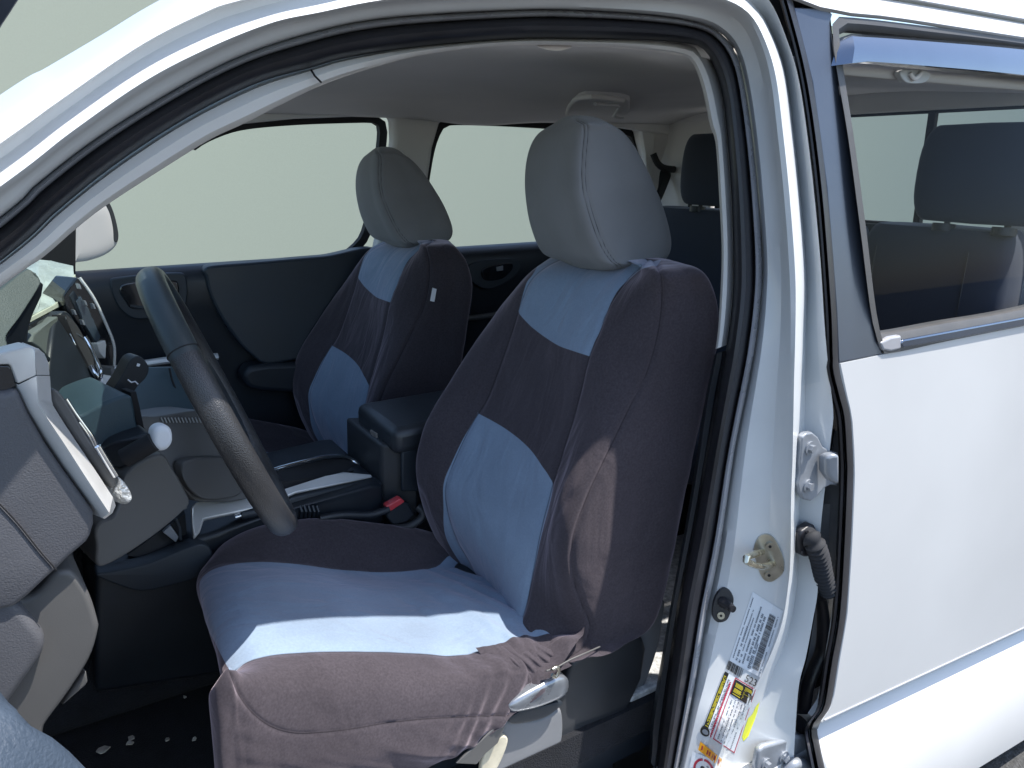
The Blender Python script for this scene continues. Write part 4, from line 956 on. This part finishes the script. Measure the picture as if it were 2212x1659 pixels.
# ------------------------------------------------------------------ rear door (driver's side)
def door_off(z):     # outside skin profile of the rear door, metres inside side_y
    return 0
edge = [(1700, -30), (1716, 15), (1756, 178), (1787, 407), (1807, 662), (1812, 784), (1826, 850), (1838, 900), (1843, 980), (1844, 1029), (1838, 1179), (1828, 1329), (1811, 1429), (1800, 1500), (1792, 1532), (1772, 1560), (1766, 1580), (1770, 1600), (1777, 1635), (1790, 1690), (1830, 1800)]
def zcr(x): return .44-.086*(x-1.22)
def yskin(z, x=1.3):
    # belt .79; gentle bulge; crease; lower flare
    zc = zcr(x)
    if z > 1.2: return side_y(z)
    if z > zc: t_ = (1.2-z)/(1.2-zc); return .79-.022*math.sin(t_*math.pi*.55)
    y0 = .79-.022*math.sin(math.pi*.55)
    if z > zc-.008: return y0+.008*(zc-z)/.008
    if z > zc-.036: return y0+.008+.034*(zc-.008-z)/.028
    t_ = zc-.036-z
    return y0+.042-.46*t_-.04*(1-math.exp(-t_/.03))+.9*t_*t_
def atskin(px, py, off=0):
    # march along the view ray to the door skin
    d = ray(px, py); lo, hi = .3, 3.0; prev = None
    n_s = 700
    for i in range(n_s):
        t_ = .4+2.2*i/n_s; p = CAM+d*t_
        v = p.y-(yskin(p.z, p.x)+off)
        if prev is not None and prev < 0 <= v: 
            a, b = t_-2.2/n_s, t_
            for _ in range(12):
                m_ = (a+b)/2; q = CAM+d*m_
                if q.y-(yskin(q.z, q.x)+off) < 0: a = m_
                else: b = m_
            return CAM+d*b
        prev = v
    return at(px, py, .79+off)
# door skin grid: z levels x positions, starting at the traced front edge
E3d = [atskin(x, y) for x, y in edge]
E3d.sort(key=lambda p: -p.z)
def edge_x(z):
    for a, b in zip(E3d, E3d[1:]):
        if b.z <= z <= a.z:
            t_ = (a.z-z)/max(1e-9, a.z-b.z); return a.x+(b.x-a.x)*t_
    return E3d[-1].x if z < E3d[-1].z else E3d[0].x
zb = atskin(1860, 776).z            # top of painted panel
zs = [zb-.0*i for i in range(1)]
G = []
lv_ = [('a', .004), ('a', 0), ('a', -.004)]+[('m', i/28) for i in range(29)]+[('c', d_) for d_ in (0, -.004, -.008, -.014, -.022, -.030, -.036, -.040)]+[('c', -.045-.010*i) for i in range(1, 60)]
for kd, q_ in lv_:
    row = []
    for k, dx in enumerate((-.0, .0, .004, .012, .05, .15, .3, .5, .8, 1.15)):
        zt = zb+q_ if kd == 'a' else None
        x = 1.25+dx
        for _ in range(4):
            zc_ = zcr(x)
            z = zt if zt is not None else ((zb-.008)+((zc_+.003)-(zb-.008))*q_ if kd == 'm' else zc_+q_)
            x = edge_x(z)+dx
        y = yskin(z, x)
        if k == 0: y += .03
        if k == 1: y += .004
        row.append(Vector((x, y, z)))
    q0, q1 = proj(row[-3]), proj(row[-2]); t_ = (2160-q0[0])/(q1[0]-q0[0])
    if q0[1]+(q1[1]-q0[1])*t_ > 1630:
        G.append(row); G.append([p+Vector((0, .03, -.012)) for p in row]); G.append([p+Vector((0, .09, .0)) for p in row]); break
    G.append(row)
for r_ in G[:1]:
    for p in r_: p.y += .02
dr = grid('rear_door', G, WHITE, T, face_cam=True)
dr['label'] = 'closed white rear door with a crease along its lower half'
# the thin bright lines of the lower moulding
for dz_, rr in ((.004, .0018), (-.012, .0014)):
    L3 = []
    for i in range(20):
        x = edge_x(.44+dz_)+.01+1.1*i/19; L3.append(Vector((x, yskin(zcr(x)+dz_, x)-.0005, zcr(x)+dz_)))
    tube('door_crease', L3, rr, LIP, dr, n=6)
# leading edge weatherstrip of the door (visible in the shut gap)
a5 = None
lead = []
for i, (x, y) in enumerate([(v.x, v.y) for v in spline([Vector((a, b, 0)) for a, b in edge], 120)]):
    wdt = 26 if y < 780 else 30
    row = []
    base_ = atskin(x, y)
    for f, oy in ((0, .002), (-.12, -.002), (-.45, -.004), (-.55, .006), (-.62, .018), (-.72, .002), (-.9, .004), (-1.05, .03)):
        p = atskin(x+f*wdt, y+f*6, 0) if False else None
        q = at(x+f*wdt, y-f*3, base_.y+oy); row.append(q)
    lead.append(row)
grid('door_edge_seal', [list(r_) for r_ in zip(*lead)], RUBBER, dr, face_cam=True)
# strip behind: grey inner face of the door edge below the belt
inn = [(1800, 930), (1772, 1089), (1768, 1180), (1765, 1279), (1760, 1329), (1745, 1419), (1728, 1479), (1718, 1560)]
inr = [(1812, 930), (1815, 1089), (1812, 1180), (1805, 1279), (1795, 1370), (1775, 1440), (1755, 1500), (1742, 1570)]
G = [[at(a, b, .86) for a, b in inn], [at((a+c)/2, (b+d_)/2, .845) for (a, b), (c, d_) in zip(inn, inr)], [at(a, b, .815) for a, b in inr]]
grid('door_inner_edge', G, HINGE, dr, face_cam=True)
slab('gap_backing', [at(1640, -60, .96), at(1785, -60, .96), at(1800, 100, .96), at(1830, 300, .95), at(1858, 500, .94), at(1878, 700, .93), at(1880, 790, .92), at(1880, 1700, .90), at(1690, 1700, .90), at(1740, 900, .92)], GAPM, dr, ex=(0, .01, 0), bevel=0)
cab = tube('rubber_cord', [at(x, y, .83) for x, y in [(1797, 925), (1786, 985), (1775, 1060), (1768, 1120)]], .006, RUBBER, dr, steps=20)
cab2 = [(1775, 1290), (1782, 1330), (1780, 1400), (1765, 1440), (1750, 1480), (1742, 1530), (1736, 1580)]
tube('rubber_cord', [at(x-4, y, .826) for x, y in cab2], .014, RUBBER, dr, steps=30, flat=.6)

# applique, window frame and visor
apl = [(1716, 16), (1756, 178), (1787, 407), (1807, 662), (1812, 784), (1860, 775), (1910, 764), (1900, 752), (1884, 687), (1868, 509), (1840, 305), (1808, 127), (1793, 50), (1799, 30), (1780, 18)]
slab('pillar_applique', [atskin(x, y, .0) for x, y in apl], APPL, dr, ex=(0, .012, 0), bevel=.002)
# window surround: grey rubber channel all around the opening
wo_in = [(1812, 75), (1840, 66), (2000, 82), (2212, 107), (2500, 150), (2900, 215), (2900, 560), (2500, 600), (2212, 668), (2050, 697), (1905, 722), (1893, 700), (1886, 640), (1868, 480), (1842, 290), (1822, 150)]
wo_out = [(1798, 52), (1815, 36), (2000, 56), (2212, 84), (2500, 125), (2950, 190), (2950, 600), (2500, 648), (2212, 704), (2050, 736), (1930, 762), (1906, 755), (1884, 690), (1858, 490), (1832, 295), (1806, 140)]
def window_ring(off_o, off_i, m_):
    a = [atskin(x, y, off_o) for x, y in wo_out]; b = [atskin(x, y, off_i) for x, y in wo_in]
    mid = [p.lerp(q, .5)+Vector((0, -.006, 0)) for p, q in zip(a, b)]
    c = [q+Vector((0, .025, 0)) for q in b]
    G = [spline(r_, 200, closed=True) for r_ in (a, mid, b, c)]
    return grid('window_channel', G, m_, dr, cu=True, face_cam=True)
window_ring(-.003, .008, mat('grey_window_rubber', (.075, .073, .072), .5, var=.15, vscale=14, bump=.2, bscale=300))
slab('belt_moulding', [atskin(x, y, -.006) for x, y in [(1945, 742), (1952, 734), (2050, 716), (2212, 686), (2500, 628), (2500, 650), (2212, 704), (2050, 735), (1952, 752)]], VISOR, dr, ex=(0, .012, 0), bevel=.003)
slab('moulding_end', [atskin(x, y, -.005) for x, y in [(1902, 740), (1925, 728), (1948, 724), (1948, 754), (1925, 760), (1908, 757)]], LIP, dr, ex=(0, .012, 0), bevel=.004)
# painted roof strip over the rear door
rs_out = [(1700, -40), (1800, -22), (1939, 0), (2212, 48), (2500, 100), (2950, 190)]
rs_in = [(1700, -5), (1800, 30), (1939, 46), (2212, 88), (2500, 130), (2950, 200)]
G = [[ats(x, y, .0) for x, y in rs_in], [ats(x, y-8, -.008) for x, y in rs_in], [ats(x, y+4, .004) for x, y in rs_out], [ats(x, y, .016) for x, y in rs_out]]
grid('door_roof_frame', [spline(r_, 40) for r_ in G], WHITE, dr, face_cam=True)
tp_ = [(1700, -110), (1900, -70), (2100, -16), (2180, 0), (2212, 9), (2500, 80), (2950, 200)]
G = [[ats(x, y-1, .010) for x, y in rs_out], [ats(x, y-8, -.002) for x, y in rs_out], [ats(x, y-20, .02) for x, y in rs_out]]
G2 = [spline(r_, 40) for r_ in G]+[spline([ats(x, y+14, .05) for x, y in tp_], 40), spline([ats(x, y, .10) for x, y in tp_], 40), spline([ats(x, y, .10)+Vector((0, .2, .01)) for x, y in tp_], 40)]
grid('roof_edge', G2, WHITE, T, face_cam=True)
# visor
vt = [(1812, 84), (1822, 76), (1840, 73), (2000, 84), (2212, 102), (2500, 135), (2900, 190)]
vb = [(1824, 140), (1840, 137), (1858, 132), (2000, 142), (2212, 162), (2500, 198), (2900, 260)]
a = [atskin(x, y, .0) for x, y in vt]; b = [atskin(x, y, -.02) for x, y in vb]
m1 = [p.lerp(q, .15)+Vector((0, -.014, 0)) for p, q in zip(a, b)]; m2 = [p.lerp(q, .55)+Vector((0, -.012, 0)) for p, q in zip(a, b)]
c = [q+Vector((0, .006, -.001)) for q in b]
for L_ in (m1, m2, b, c):
    L_.insert(0, L_[0]+Vector((-.004, .022, 0)))
a.insert(0, a[0]+Vector((-.002, .004, 0)))
G = [spline(r_, 60) for r_ in (a, m1, m2, b, c)]
grid('window_visor', G, VISOR, dr, face_cam=True)
gx0, gx1 = atskin(1830, 400).x-.10, atskin(2212, 400).x+.9
G = [[Vector((gx0+(gx1-gx0)*i/12, side_y(z)+.020, z)) for i in range(13)] for z in [1.15+.53*k/12 for k in range(13)]]
grid('window_glass', G, TINT, dr, face_cam=True)
# coat hook on the far side seen through the glass
ck = rslab('coat_hook', [(x, y, .893) for x, y in [(1944, 158), (1956, 150), (1996, 151), (2010, 160), (1998, 178), (1960, 178)]], TRIM, T, ex=(0, .012, 0), bevel=.003)
tube('hook', [(1966, 158, .890), (1976, 170, .887), (1990, 156, .890)], .004, LINER, ck, steps=10)

# ------------------------------------------------------------------ hardware on the B pillar
def jplane(cx, cy, d=14, gap=.004):
    a, b, c = onjamb(cx-d, cy, 0), onjamb(cx+d, cy+2, 0), onjamb(cx, cy+2*d, 0); n_ = (b-a).cross(c-a).normalized()
    if n_.dot(CAM-a) < 0: n_ = -n_
    o_ = onjamb(cx, cy, 0)+n_*gap
    return lambda x, y, g=0: CAM+ray(x, y)*((o_+n_*g-CAM).dot(n_)/ray(x, y).dot(n_)), n_
# striker
pl = [onjamb(x, y, .003) for x, y in [(1644, 1156), (1660, 1154), (1676, 1168), (1692, 1205), (1694, 1225), (1690, 1240), (1668, 1257), (1652, 1254), (1642, 1240), (1634, 1214), (1628, 1190), (1634, 1168)]]
stk = slab('door_striker', spline(pl, 40, closed=True), STEEL, T, ex=(.004, .004, 0), bevel=.001)
bs = [onjamb(1642, 1180, .004), onjamb(1642, 1180, .02), onjamb(1612, 1206, .0), onjamb(1655, 1222, .03), onjamb(1682, 1212, .004)]
lp = [at(1646, 1192, bs[0].y-.002), at(1630, 1197, bs[0].y-.035), at(1612, 1205, bs[0].y-.055), at(1616, 1215, bs[0].y-.055), at(1645, 1224, bs[0].y-.045), at(1668, 1218, bs[0].y-.02), at(1680, 1212, bs[0].y-.006)]
tube('striker_loop', lp, .0058, mat('bright_zinc', (.70, .66, .52), .25, metal=1, bump=.3, bscale=100, var=.15, vscale=60), stk, steps=40, n=12)
for x, y in ((1662, 1178), (1660, 1240)):
    p = onjamb(x, y, .005)
    tube('screw', [p+Vector((.002, .004, 0)), p-Vector((.003, .004, 0))], .008, STEEL, stk, n=18)
    tube('screw_socket', [p-Vector((.0031, .0042, 0)), p-Vector((.0034, .0046, 0))], .003, GAPM, stk, n=6)
# courtesy lamp switch: F outline
SWP, SWN = jplane(1562, 1308, 16, .007)
swp = [SWP(x, y) for x, y in [(1549, 1284), (1562, 1270), (1574, 1273), (1583, 1286), (1585, 1300), (1578, 1325), (1570, 1340), (1556, 1345), (1546, 1342), (1539, 1330), (1541, 1305)]]
dsw = slab('door_switch', spline(swp, 50, closed=True), RUBBER, T, ex=-SWN*.012, bevel=.0015)
p = SWP(1561, 1300)
tube('plunger', [p, p+Vector((-.004, -.024, .002))], .0100, RUBBER, dsw, n=20, taper=lambda v: 1-.25*v)
tube('plunger_tip', [p+Vector((-.004, -.024, .002)), p+Vector((-.005, -.030, .0025))], .0065, RUBBER, dsw, n=16)
p = SWP(1557, 1329)
tube('screw', [p, p+SWN*.003], .0068, STEEL, dsw, n=18)
tube('screw_socket', [p+SWN*.0031, p+SWN*.0035], .0026, GAPM, dsw, n=6)
# upper hinge
def oj(x, y, g): return at(x, y, onjamb(min(x, 1745), y, 0).y-g)
HY = min(onjamb(x, y, 0).y for x in (1735, 1750, 1770, 1785) for y in (950, 1000, 1060))-.003
hp = [(1733, 945), (1742, 936), (1755, 934), (1768, 945), (1778, 965), (1795, 975), (1812, 978), (1812, 1050), (1795, 1048), (1780, 1055), (1765, 1072), (1752, 1083), (1738, 1080), (1728, 1066), (1723, 1045), (1730, 1020), (1728, 1000), (1731, 975)]
hn = slab('upper_hinge', [at(x, y, HY) for x, y in hp], HINGE, T, ex=(0, .012, 0), bevel=.003, seg=4)
slab('hinge_knuckle', [at(1786, 990, HY-.02), at(1800, 982, HY-.025), at(1815, 982, HY-.03), at(1815, 1048, HY-.03), at(1798, 1040, HY-.025), at(1786, 1022, HY-.02)], HINGE, hn, ex=(0, .02, 0), bevel=.006)
for x, y in ((1749, 968), (1745, 1049)):
    p = at(x, y, HY)
    tube('bolt_washer', [p+Vector((0, .002, 0)), p-Vector((0, .003, 0))], .0125, HINGE, hn, n=24)
    tube('bolt', [p-Vector((0, .003, 0)), p-Vector((0, .010, 0))], .0075, HINGE, hn, n=6)
# lower hinge
LY_ = onjamb(1690, 1600, 0).y-.004
hp = [(1634, 1650), (1640, 1622), (1652, 1612), (1690, 1602), (1720, 1590), (1745, 1592), (1760, 1604), (1766, 1640), (1768, 1700), (1760, 1760), (1640, 1760), (1632, 1700)]
hn2 = slab('lower_hinge', [at(x, y, LY_) for x, y in hp], HINGE, T, ex=(0, .014, 0), bevel=.006, seg=4)
tube('hinge_barrel', [at(1700, 1662, LY_-.01), at(1716, 1650, LY_-.015), at(1738, 1652, LY_-.015), at(1754, 1668, LY_-.01)], .012, HINGE, hn2, steps=20)
for x, y in ((1692, 1634), (1654, 1650)):
    p = at(x, y, LY_)
    tube('bolt_washer', [p+Vector((0, .002, 0)), p-Vector((0, .003, 0))], .013, HINGE, hn2, n=24)
    tube('bolt', [p-Vector((0, .003, 0)), p-Vector((0, .011, 0))], .008, HINGE, hn2, n=6)
# bellows boot
BY = min(onjamb(1730, 1165, 0).y, onjamb(1750, 1165, 0).y)-.004
bo = spline([at(1745, 1160, BY-.004), at(1756, 1168, BY-.018), at(1764, 1185, BY-.022), at(1772, 1210, BY-.022), at(1778, 1240, BY-.02), at(1790, 1280, BY-.016)], 130)
wb_ = tube('wiring_boot', bo, .0165, mat('boot_rubber', (.018, .019, .023), .85, var=.15, vscale=20), T, n=22, taper=lambda v: (1+.20*math.sin(v*2*math.pi*16))*(1-.1*v))
fl_ = [at(1738, 1140, BY), at(1752, 1132, BY), at(1762, 1142, BY), at(1760, 1170, BY), at(1750, 1196, BY), at(1738, 1202, BY), at(1727, 1195, BY), at(1723, 1175, BY), at(1727, 1150, BY)]
lens('boot_flange', fl_, RUBBER, wb_, ex=(0, .012, 0), bulge=.006)
for x, y in ((1742, 1148), (1733, 1192)):
    p = at(x, y, BY-.006); tube('flange_dot', [p, p-Vector((0, .003, 0))], .003, RUBBER, wb_, n=8)

# ------------------------------------------------------------------ labels on the pillar
def lm(name, c, rough=.4): return mat(name, c, rough)
LW = lm('label_white', (.72, .75, .78)); LB_ = lm('label_black', (.015, .015, .015)); LY = lm('label_yellow', (.62, .52, .03)); LO = lm('label_orange', (.80, .36, .01)); LR = lm('label_red', (.45, .02, .05)); LG = lm('label_print_grey', (.16, .18, .21))
def quadmap(c, u, v):      # corners px: (0,0) (1,0) (1,1) (0,1)
    a = Vector(c[0]+(0,)); b = Vector(c[1]+(0,)); d = Vector(c[2]+(0,)); e = Vector(c[3]+(0,))
    p = a.lerp(b, u).lerp(e.lerp(d, u), v); return p.x, p.y
class Label:
    def __init__(s, corners): s.c = corners; s.V = []; s.F = []; s.M = []; s.mats = []
    def rect(s, u0, v0, u1, v1, m_, gap, n=1, k=1):
        if m_ not in s.mats: s.mats.append(m_)
        o_ = len(s.V)
        for i in range(n+1):
            for j in range(k+1):
                s.V.append(onjamb(*quadmap(s.c, u0+(u1-u0)*i/n, v0+(v1-v0)*j/k), gap))
        for i in range(n):
            for j in range(k):
                a_ = o_+i*(k+1)+j; s.F.append((a_, a_+k+1, a_+k+2, a_+1)); s.M.append(s.mats.index(m_))
    def mesh(s, vs, fs, m_, gap, fn):
        if m_ not in s.mats: s.mats.append(m_)
        o_ = len(s.V)
        for v in vs: s.V.append(onjamb(*quadmap(s.c, *fn(v)), gap))
        for f_ in fs: s.F.append(tuple(i+o_ for i in f_)); s.M.append(s.mats.index(m_))
    def text(s, body_, u0, v0, hgt, wid, m_, gap):
        cu_ = bpy.data.curves.new('x', 'FONT'); cu_.body = body_; cu_.resolution_u = 2
        ob = bpy.data.objects.new('x', cu_); COL.objects.link(ob)
        dg = bpy.context.evaluated_depsgraph_get(); dg.update()
        me = ob.evaluated_get(dg).to_mesh(); vs = [v.co.copy() for v in me.vertices]; fs = [tuple(p.vertices) for p in me.polygons]
        ob.evaluated_get(dg).to_mesh_clear(); bpy.data.objects.remove(ob); bpy.data.curves.remove(cu_)
        x1 = max(v.x for v in vs); y1 = max(v.y for v in vs)
        s.mesh(vs, fs, m_, gap, lambda v: (u0+wid*v.x/x1, v0+hgt*(1-v.y/y1)))
    def build(s, name, parent, label=None):
        me = bpy.data.meshes.new(name); me.from_pydata([tuple(v) for v in s.V], [], s.F)
        for m_ in s.mats: me.materials.append(m_)
        me.polygons.foreach_set('material_index', s.M)
        o_ = bpy.data.objects.new(name, me); COL.objects.link(o_); setp(o_, parent)
        if label: o_['label'] = label
        # make faces look at the viewer
        return o_
# certification label: u runs down the pillar (reading direction up), v across
L1 = Label([(1626, 1282), (1578, 1425), (1645, 1462), (1690, 1322)])
L1.rect(-.02, -.02, 1.02, 1.02, LW, .0012, 30, 16)
rnd = random.Random(3)
u = .12
while u < .96:      # bar code
    w_ = rnd.choice((.004, .006, .009)); L1.rect(u, .66, u+w_, .86, LB_, .0022); u += w_+rnd.choice((.004, .006, .008))
for v, u0, u1, h_ in ((.04, .05, .95, .030), (.14, .45, .97, .05), (.16, .2, .42, .03), (.24, .3, .8, .03), (.24, .85, .97, .05), (.34, .1, .95, .045), (.44, .15, .9, .06), (.53, .2, .97, .06), (.60, .6, .97, .03), (.91, .1, .55, .03), (.91, .62, .98, .03)):
    u = u0
    while u < u1:
        w_ = rnd.uniform(.008, .024)
        if rnd.random() < .86: L1.rect(u, v, u+w_, v+h_, LG, .0022)
        u += w_+.006
L1.build('certification_label', T)
L2 = Label([(1574, 1426), (1608, 1447), (1602, 1466), (1568, 1444)])
u = .02
while u < .96:
    w_ = rnd.choice((.025, .04, .06)); L2.rect(u, 0, u+w_, 1, LB_, .0022); u += w_+rnd.choice((.02, .03, .045))
L2.build('small_barcode', T)
L3_ = Label([(1612, 1456), (1637, 1469), (1632, 1484), (1607, 1471)])
L3_.text('523', .02, .02, .96, .96, LB_, .0022)
L3_.build('number_mark', T)
# tyre and loading label
L4 = Label([(1566, 1450), (1632, 1490), (1586, 1627), (1516, 1580)])
# helper coordinates: u across, v down
L4.rect(-.02, -.0, 1.02, 1.0, LW, .0012, 16, 30)
L4.rect(.00, .0, .13, .93, LB_, .0022, 3, 30)
for i in range(46):
    v = .06+i*.0182
    for uu in (.025, .055, .085):
        if rnd.random() < .86: L4.rect(uu, v, uu+.024, v+.0125, LY, .003)
L4.rect(.36, .02, .99, .26, LB_, .0022, 10, 8)
for r_ in range(12):
    for q_ in (0, 1):
        if rnd.random() < .95: L4.rect(.41+q_*.29+rnd.uniform(0, .02), .045+r_*.0165, .66+q_*.29-rnd.uniform(0, .03), .055+r_*.0165, LY, .003)
for (a_, b_, c_, d_) in ((.34, .0, .36, 1.0), (.99, .0, 1.01, 1.0), (.34, .985, 1.01, 1.0), (.34, -.002, 1.01, .012)):
    L4.rect(a_, b_, c_, d_, LR, .0028, 8, 24)
for a_ in (.29, .31):
    v = .1
    while v < .98:
        w_ = rnd.uniform(.01, .03); L4.rect(a_-.06, v, a_-.035+.01, v+w_, LR, .0022); v += w_+.008
for uu in (.17, .205, .45, .55, .65, .76, .86):
    v = .08 if uu < .3 else .30
    while v < .96:
        w_ = rnd.uniform(.01, .03)
        if rnd.random() < .75: L4.rect(uu, v, uu+.03, v+w_, LG, .0022)
        v += w_+.010
for v in (.56, .70, .86): L4.rect(.36, v, .99, v+.004, LB_, .0025)
L4.build('tyre_label', T)
# round dark emblem below the yellow bar
L5 = Label([(1519, 1566), (1531, 1572), (1531, 1592), (1512, 1584)])
def disc(lab, cx, cy, rx, ry, m_, gap, n=28, hole=0):
    if hole:
        vs = []; fs = []
        for k in range(n):
            a_ = 2*math.pi*k/n; vs.append(Vector((cx+rx*math.cos(a_), cy+ry*math.sin(a_), 0))); vs.append(Vector((cx+rx*hole*math.cos(a_), cy+ry*hole*math.sin(a_), 0)))
        for k in range(n): a_ = 2*k; b_ = 2*((k+1) % n); fs.append((a_, b_, b_+1, a_+1))
    else:
        vs = [Vector((cx+rx*math.cos(2*math.pi*k/n), cy+ry*math.sin(2*math.pi*k/n), 0)) for k in range(n)]; fs = [tuple(range(n))]
    lab.mesh(vs, fs, m_, gap, lambda v: (v.x, v.y))
disc(L5, .5, .5, .62, .62, LB_, .0022)
disc(L5, .55, .62, .4, .28, LG, .0030)
L5.build('round_emblem', T)
L6 = Label([(1513, 1602), (1560, 1640), (1556, 1658), (1508, 1620)])
L6.rect(0, 0, 1, 1, LO, .0022, 8, 8)
for a_ in (.10, .34, .44, .56, .66, .86):
    L6.rect(a_, .25, a_+.06, .75, LR, .003)
    L6.rect(a_+.01, .3, a_+.02, .8, LB_, .0034)
L6.build('orange_caution_strip', T)
L7 = Label([(1500, 1630), (1548, 1650), (1538, 1700), (1490, 1680)])
L7.rect(-.1, -.1, 1.1, 1.1, LW, .0012, 8, 8)
disc(L7, .5, .45, .45, .45, LR, .0024, hole=.78)
disc(L7, .45, .42, .1, .1, LB_, .0024); L7.rect(.38, .5, .56, .7, LB_, .0026); L7.rect(.6, .25, .7, .3, LG, .0026)
L7.build('warning_pictogram', T)
# highlighter mark
L8 = Label([(1634, 1517), (1640, 1522), (1616, 1600), (1603, 1592)])
hv = [(1641, 1517), (1636, 1538), (1630, 1556), (1622, 1576), (1617, 1590), (1606, 1601), (1603, 1592), (1609, 1572), (1616, 1552), (1625, 1543), (1633, 1526)]
me = bpy.data.meshes.new('paint_mark'); me.from_pydata([tuple(onjamb(x, y, .0014)) for x, y in hv], [], [tuple(range(len(hv)))])
me.materials.append(mat('yellow_marker', (.78, .80, .05), .6)); o = bpy.data.objects.new('yellow_paint_mark', me); COL.objects.link(o); setp(o, T)

# ------------------------------------------------------------------ open front door pieces near the camera (left edge of the picture)
DM = mat('open_door_vinyl', (.04, .058, .085), .6, bump=.45, bscale=260, var=.12, vscale=14, dist=.003)
fdr = slab('open_front_door', [(-700, 1400, .66), (-300, 1425, .64), (-40, 1490, .63), (50, 1522, .62), (95, 1545, .62), (138, 1568, .62), (175, 1600, .62), (215, 1642, .62), (255, 1690, .62), (340, 1800, .62), (340, 2300, .62), (-700, 2300, .66)], DM, T, ex=(-.08, -.10, 0), bevel=.02, seg=5)
fdr['label'] = 'open front door, its padded inner edge at the lower left of the picture'
slab('door_frame', [(-700, 300, .62), (-100, 150, .6), (-12, 95, .6), (0, 76, .6), (12, 55, .6), (30, 28, .6), (48, 0, .6), (70, -60, .6), (20, -120, .6), (-700, -100, .62)], APPL, fdr, ex=(-.02, -.03, 0), bevel=.004)

# litter on the mats
LITTER = ['largest pale scrap of litter on the front floor, nearest the open door', 'forked pale scrap of litter beside the largest one', 'small crumb of litter touching the forked scrap', 'small pale crumb in front of the driver seat foot',
          'lone crumb of litter highest up beside the seat', 'rightmost crumb of litter on the front floor', 'left one of two crumbs lying close together', 'right one of two crumbs lying close together']
LEAF = mat('dry_litter', (.45, .43, .38), .9, var=.3, vscale=80)
for k, (x, y, s) in enumerate([(222, 1622, .011), (284, 1598, .009), (280, 1608, .006), (362, 1600, .006), (400, 1508, .004), (420, 1600, .004), (295, 1513, .003), (328, 1512, .003)]):
    d = ray(x, y); p = CAM+d*((.486-CAM.z)/d.z)
    r2_ = random.Random(k); vs = []
    for i in range(6):
        a_ = 2*math.pi*i/6; vs.append((p.x+math.cos(a_)*s*r2_.uniform(.5, 1.3), p.y+math.sin(a_)*s*r2_.uniform(.5, 1.3), .488+r2_.uniform(0, .004)))
    o = mk('litter_scrap', vs+[(v[0], v[1], v[2]-.002) for v in vs], [(0, 1, 2, 3, 4, 5), (11, 10, 9, 8, 7, 6)]+[(i, 6+i, 6+(i+1) % 6, (i+1) % 6) for i in range(6)], LEAF, None, smooth=False)
    o['label'] = LITTER[k]; o['category'] = 'litter'; o['group'] = 'scraps of litter on the floor'
S.cycles.max_bounces = 10
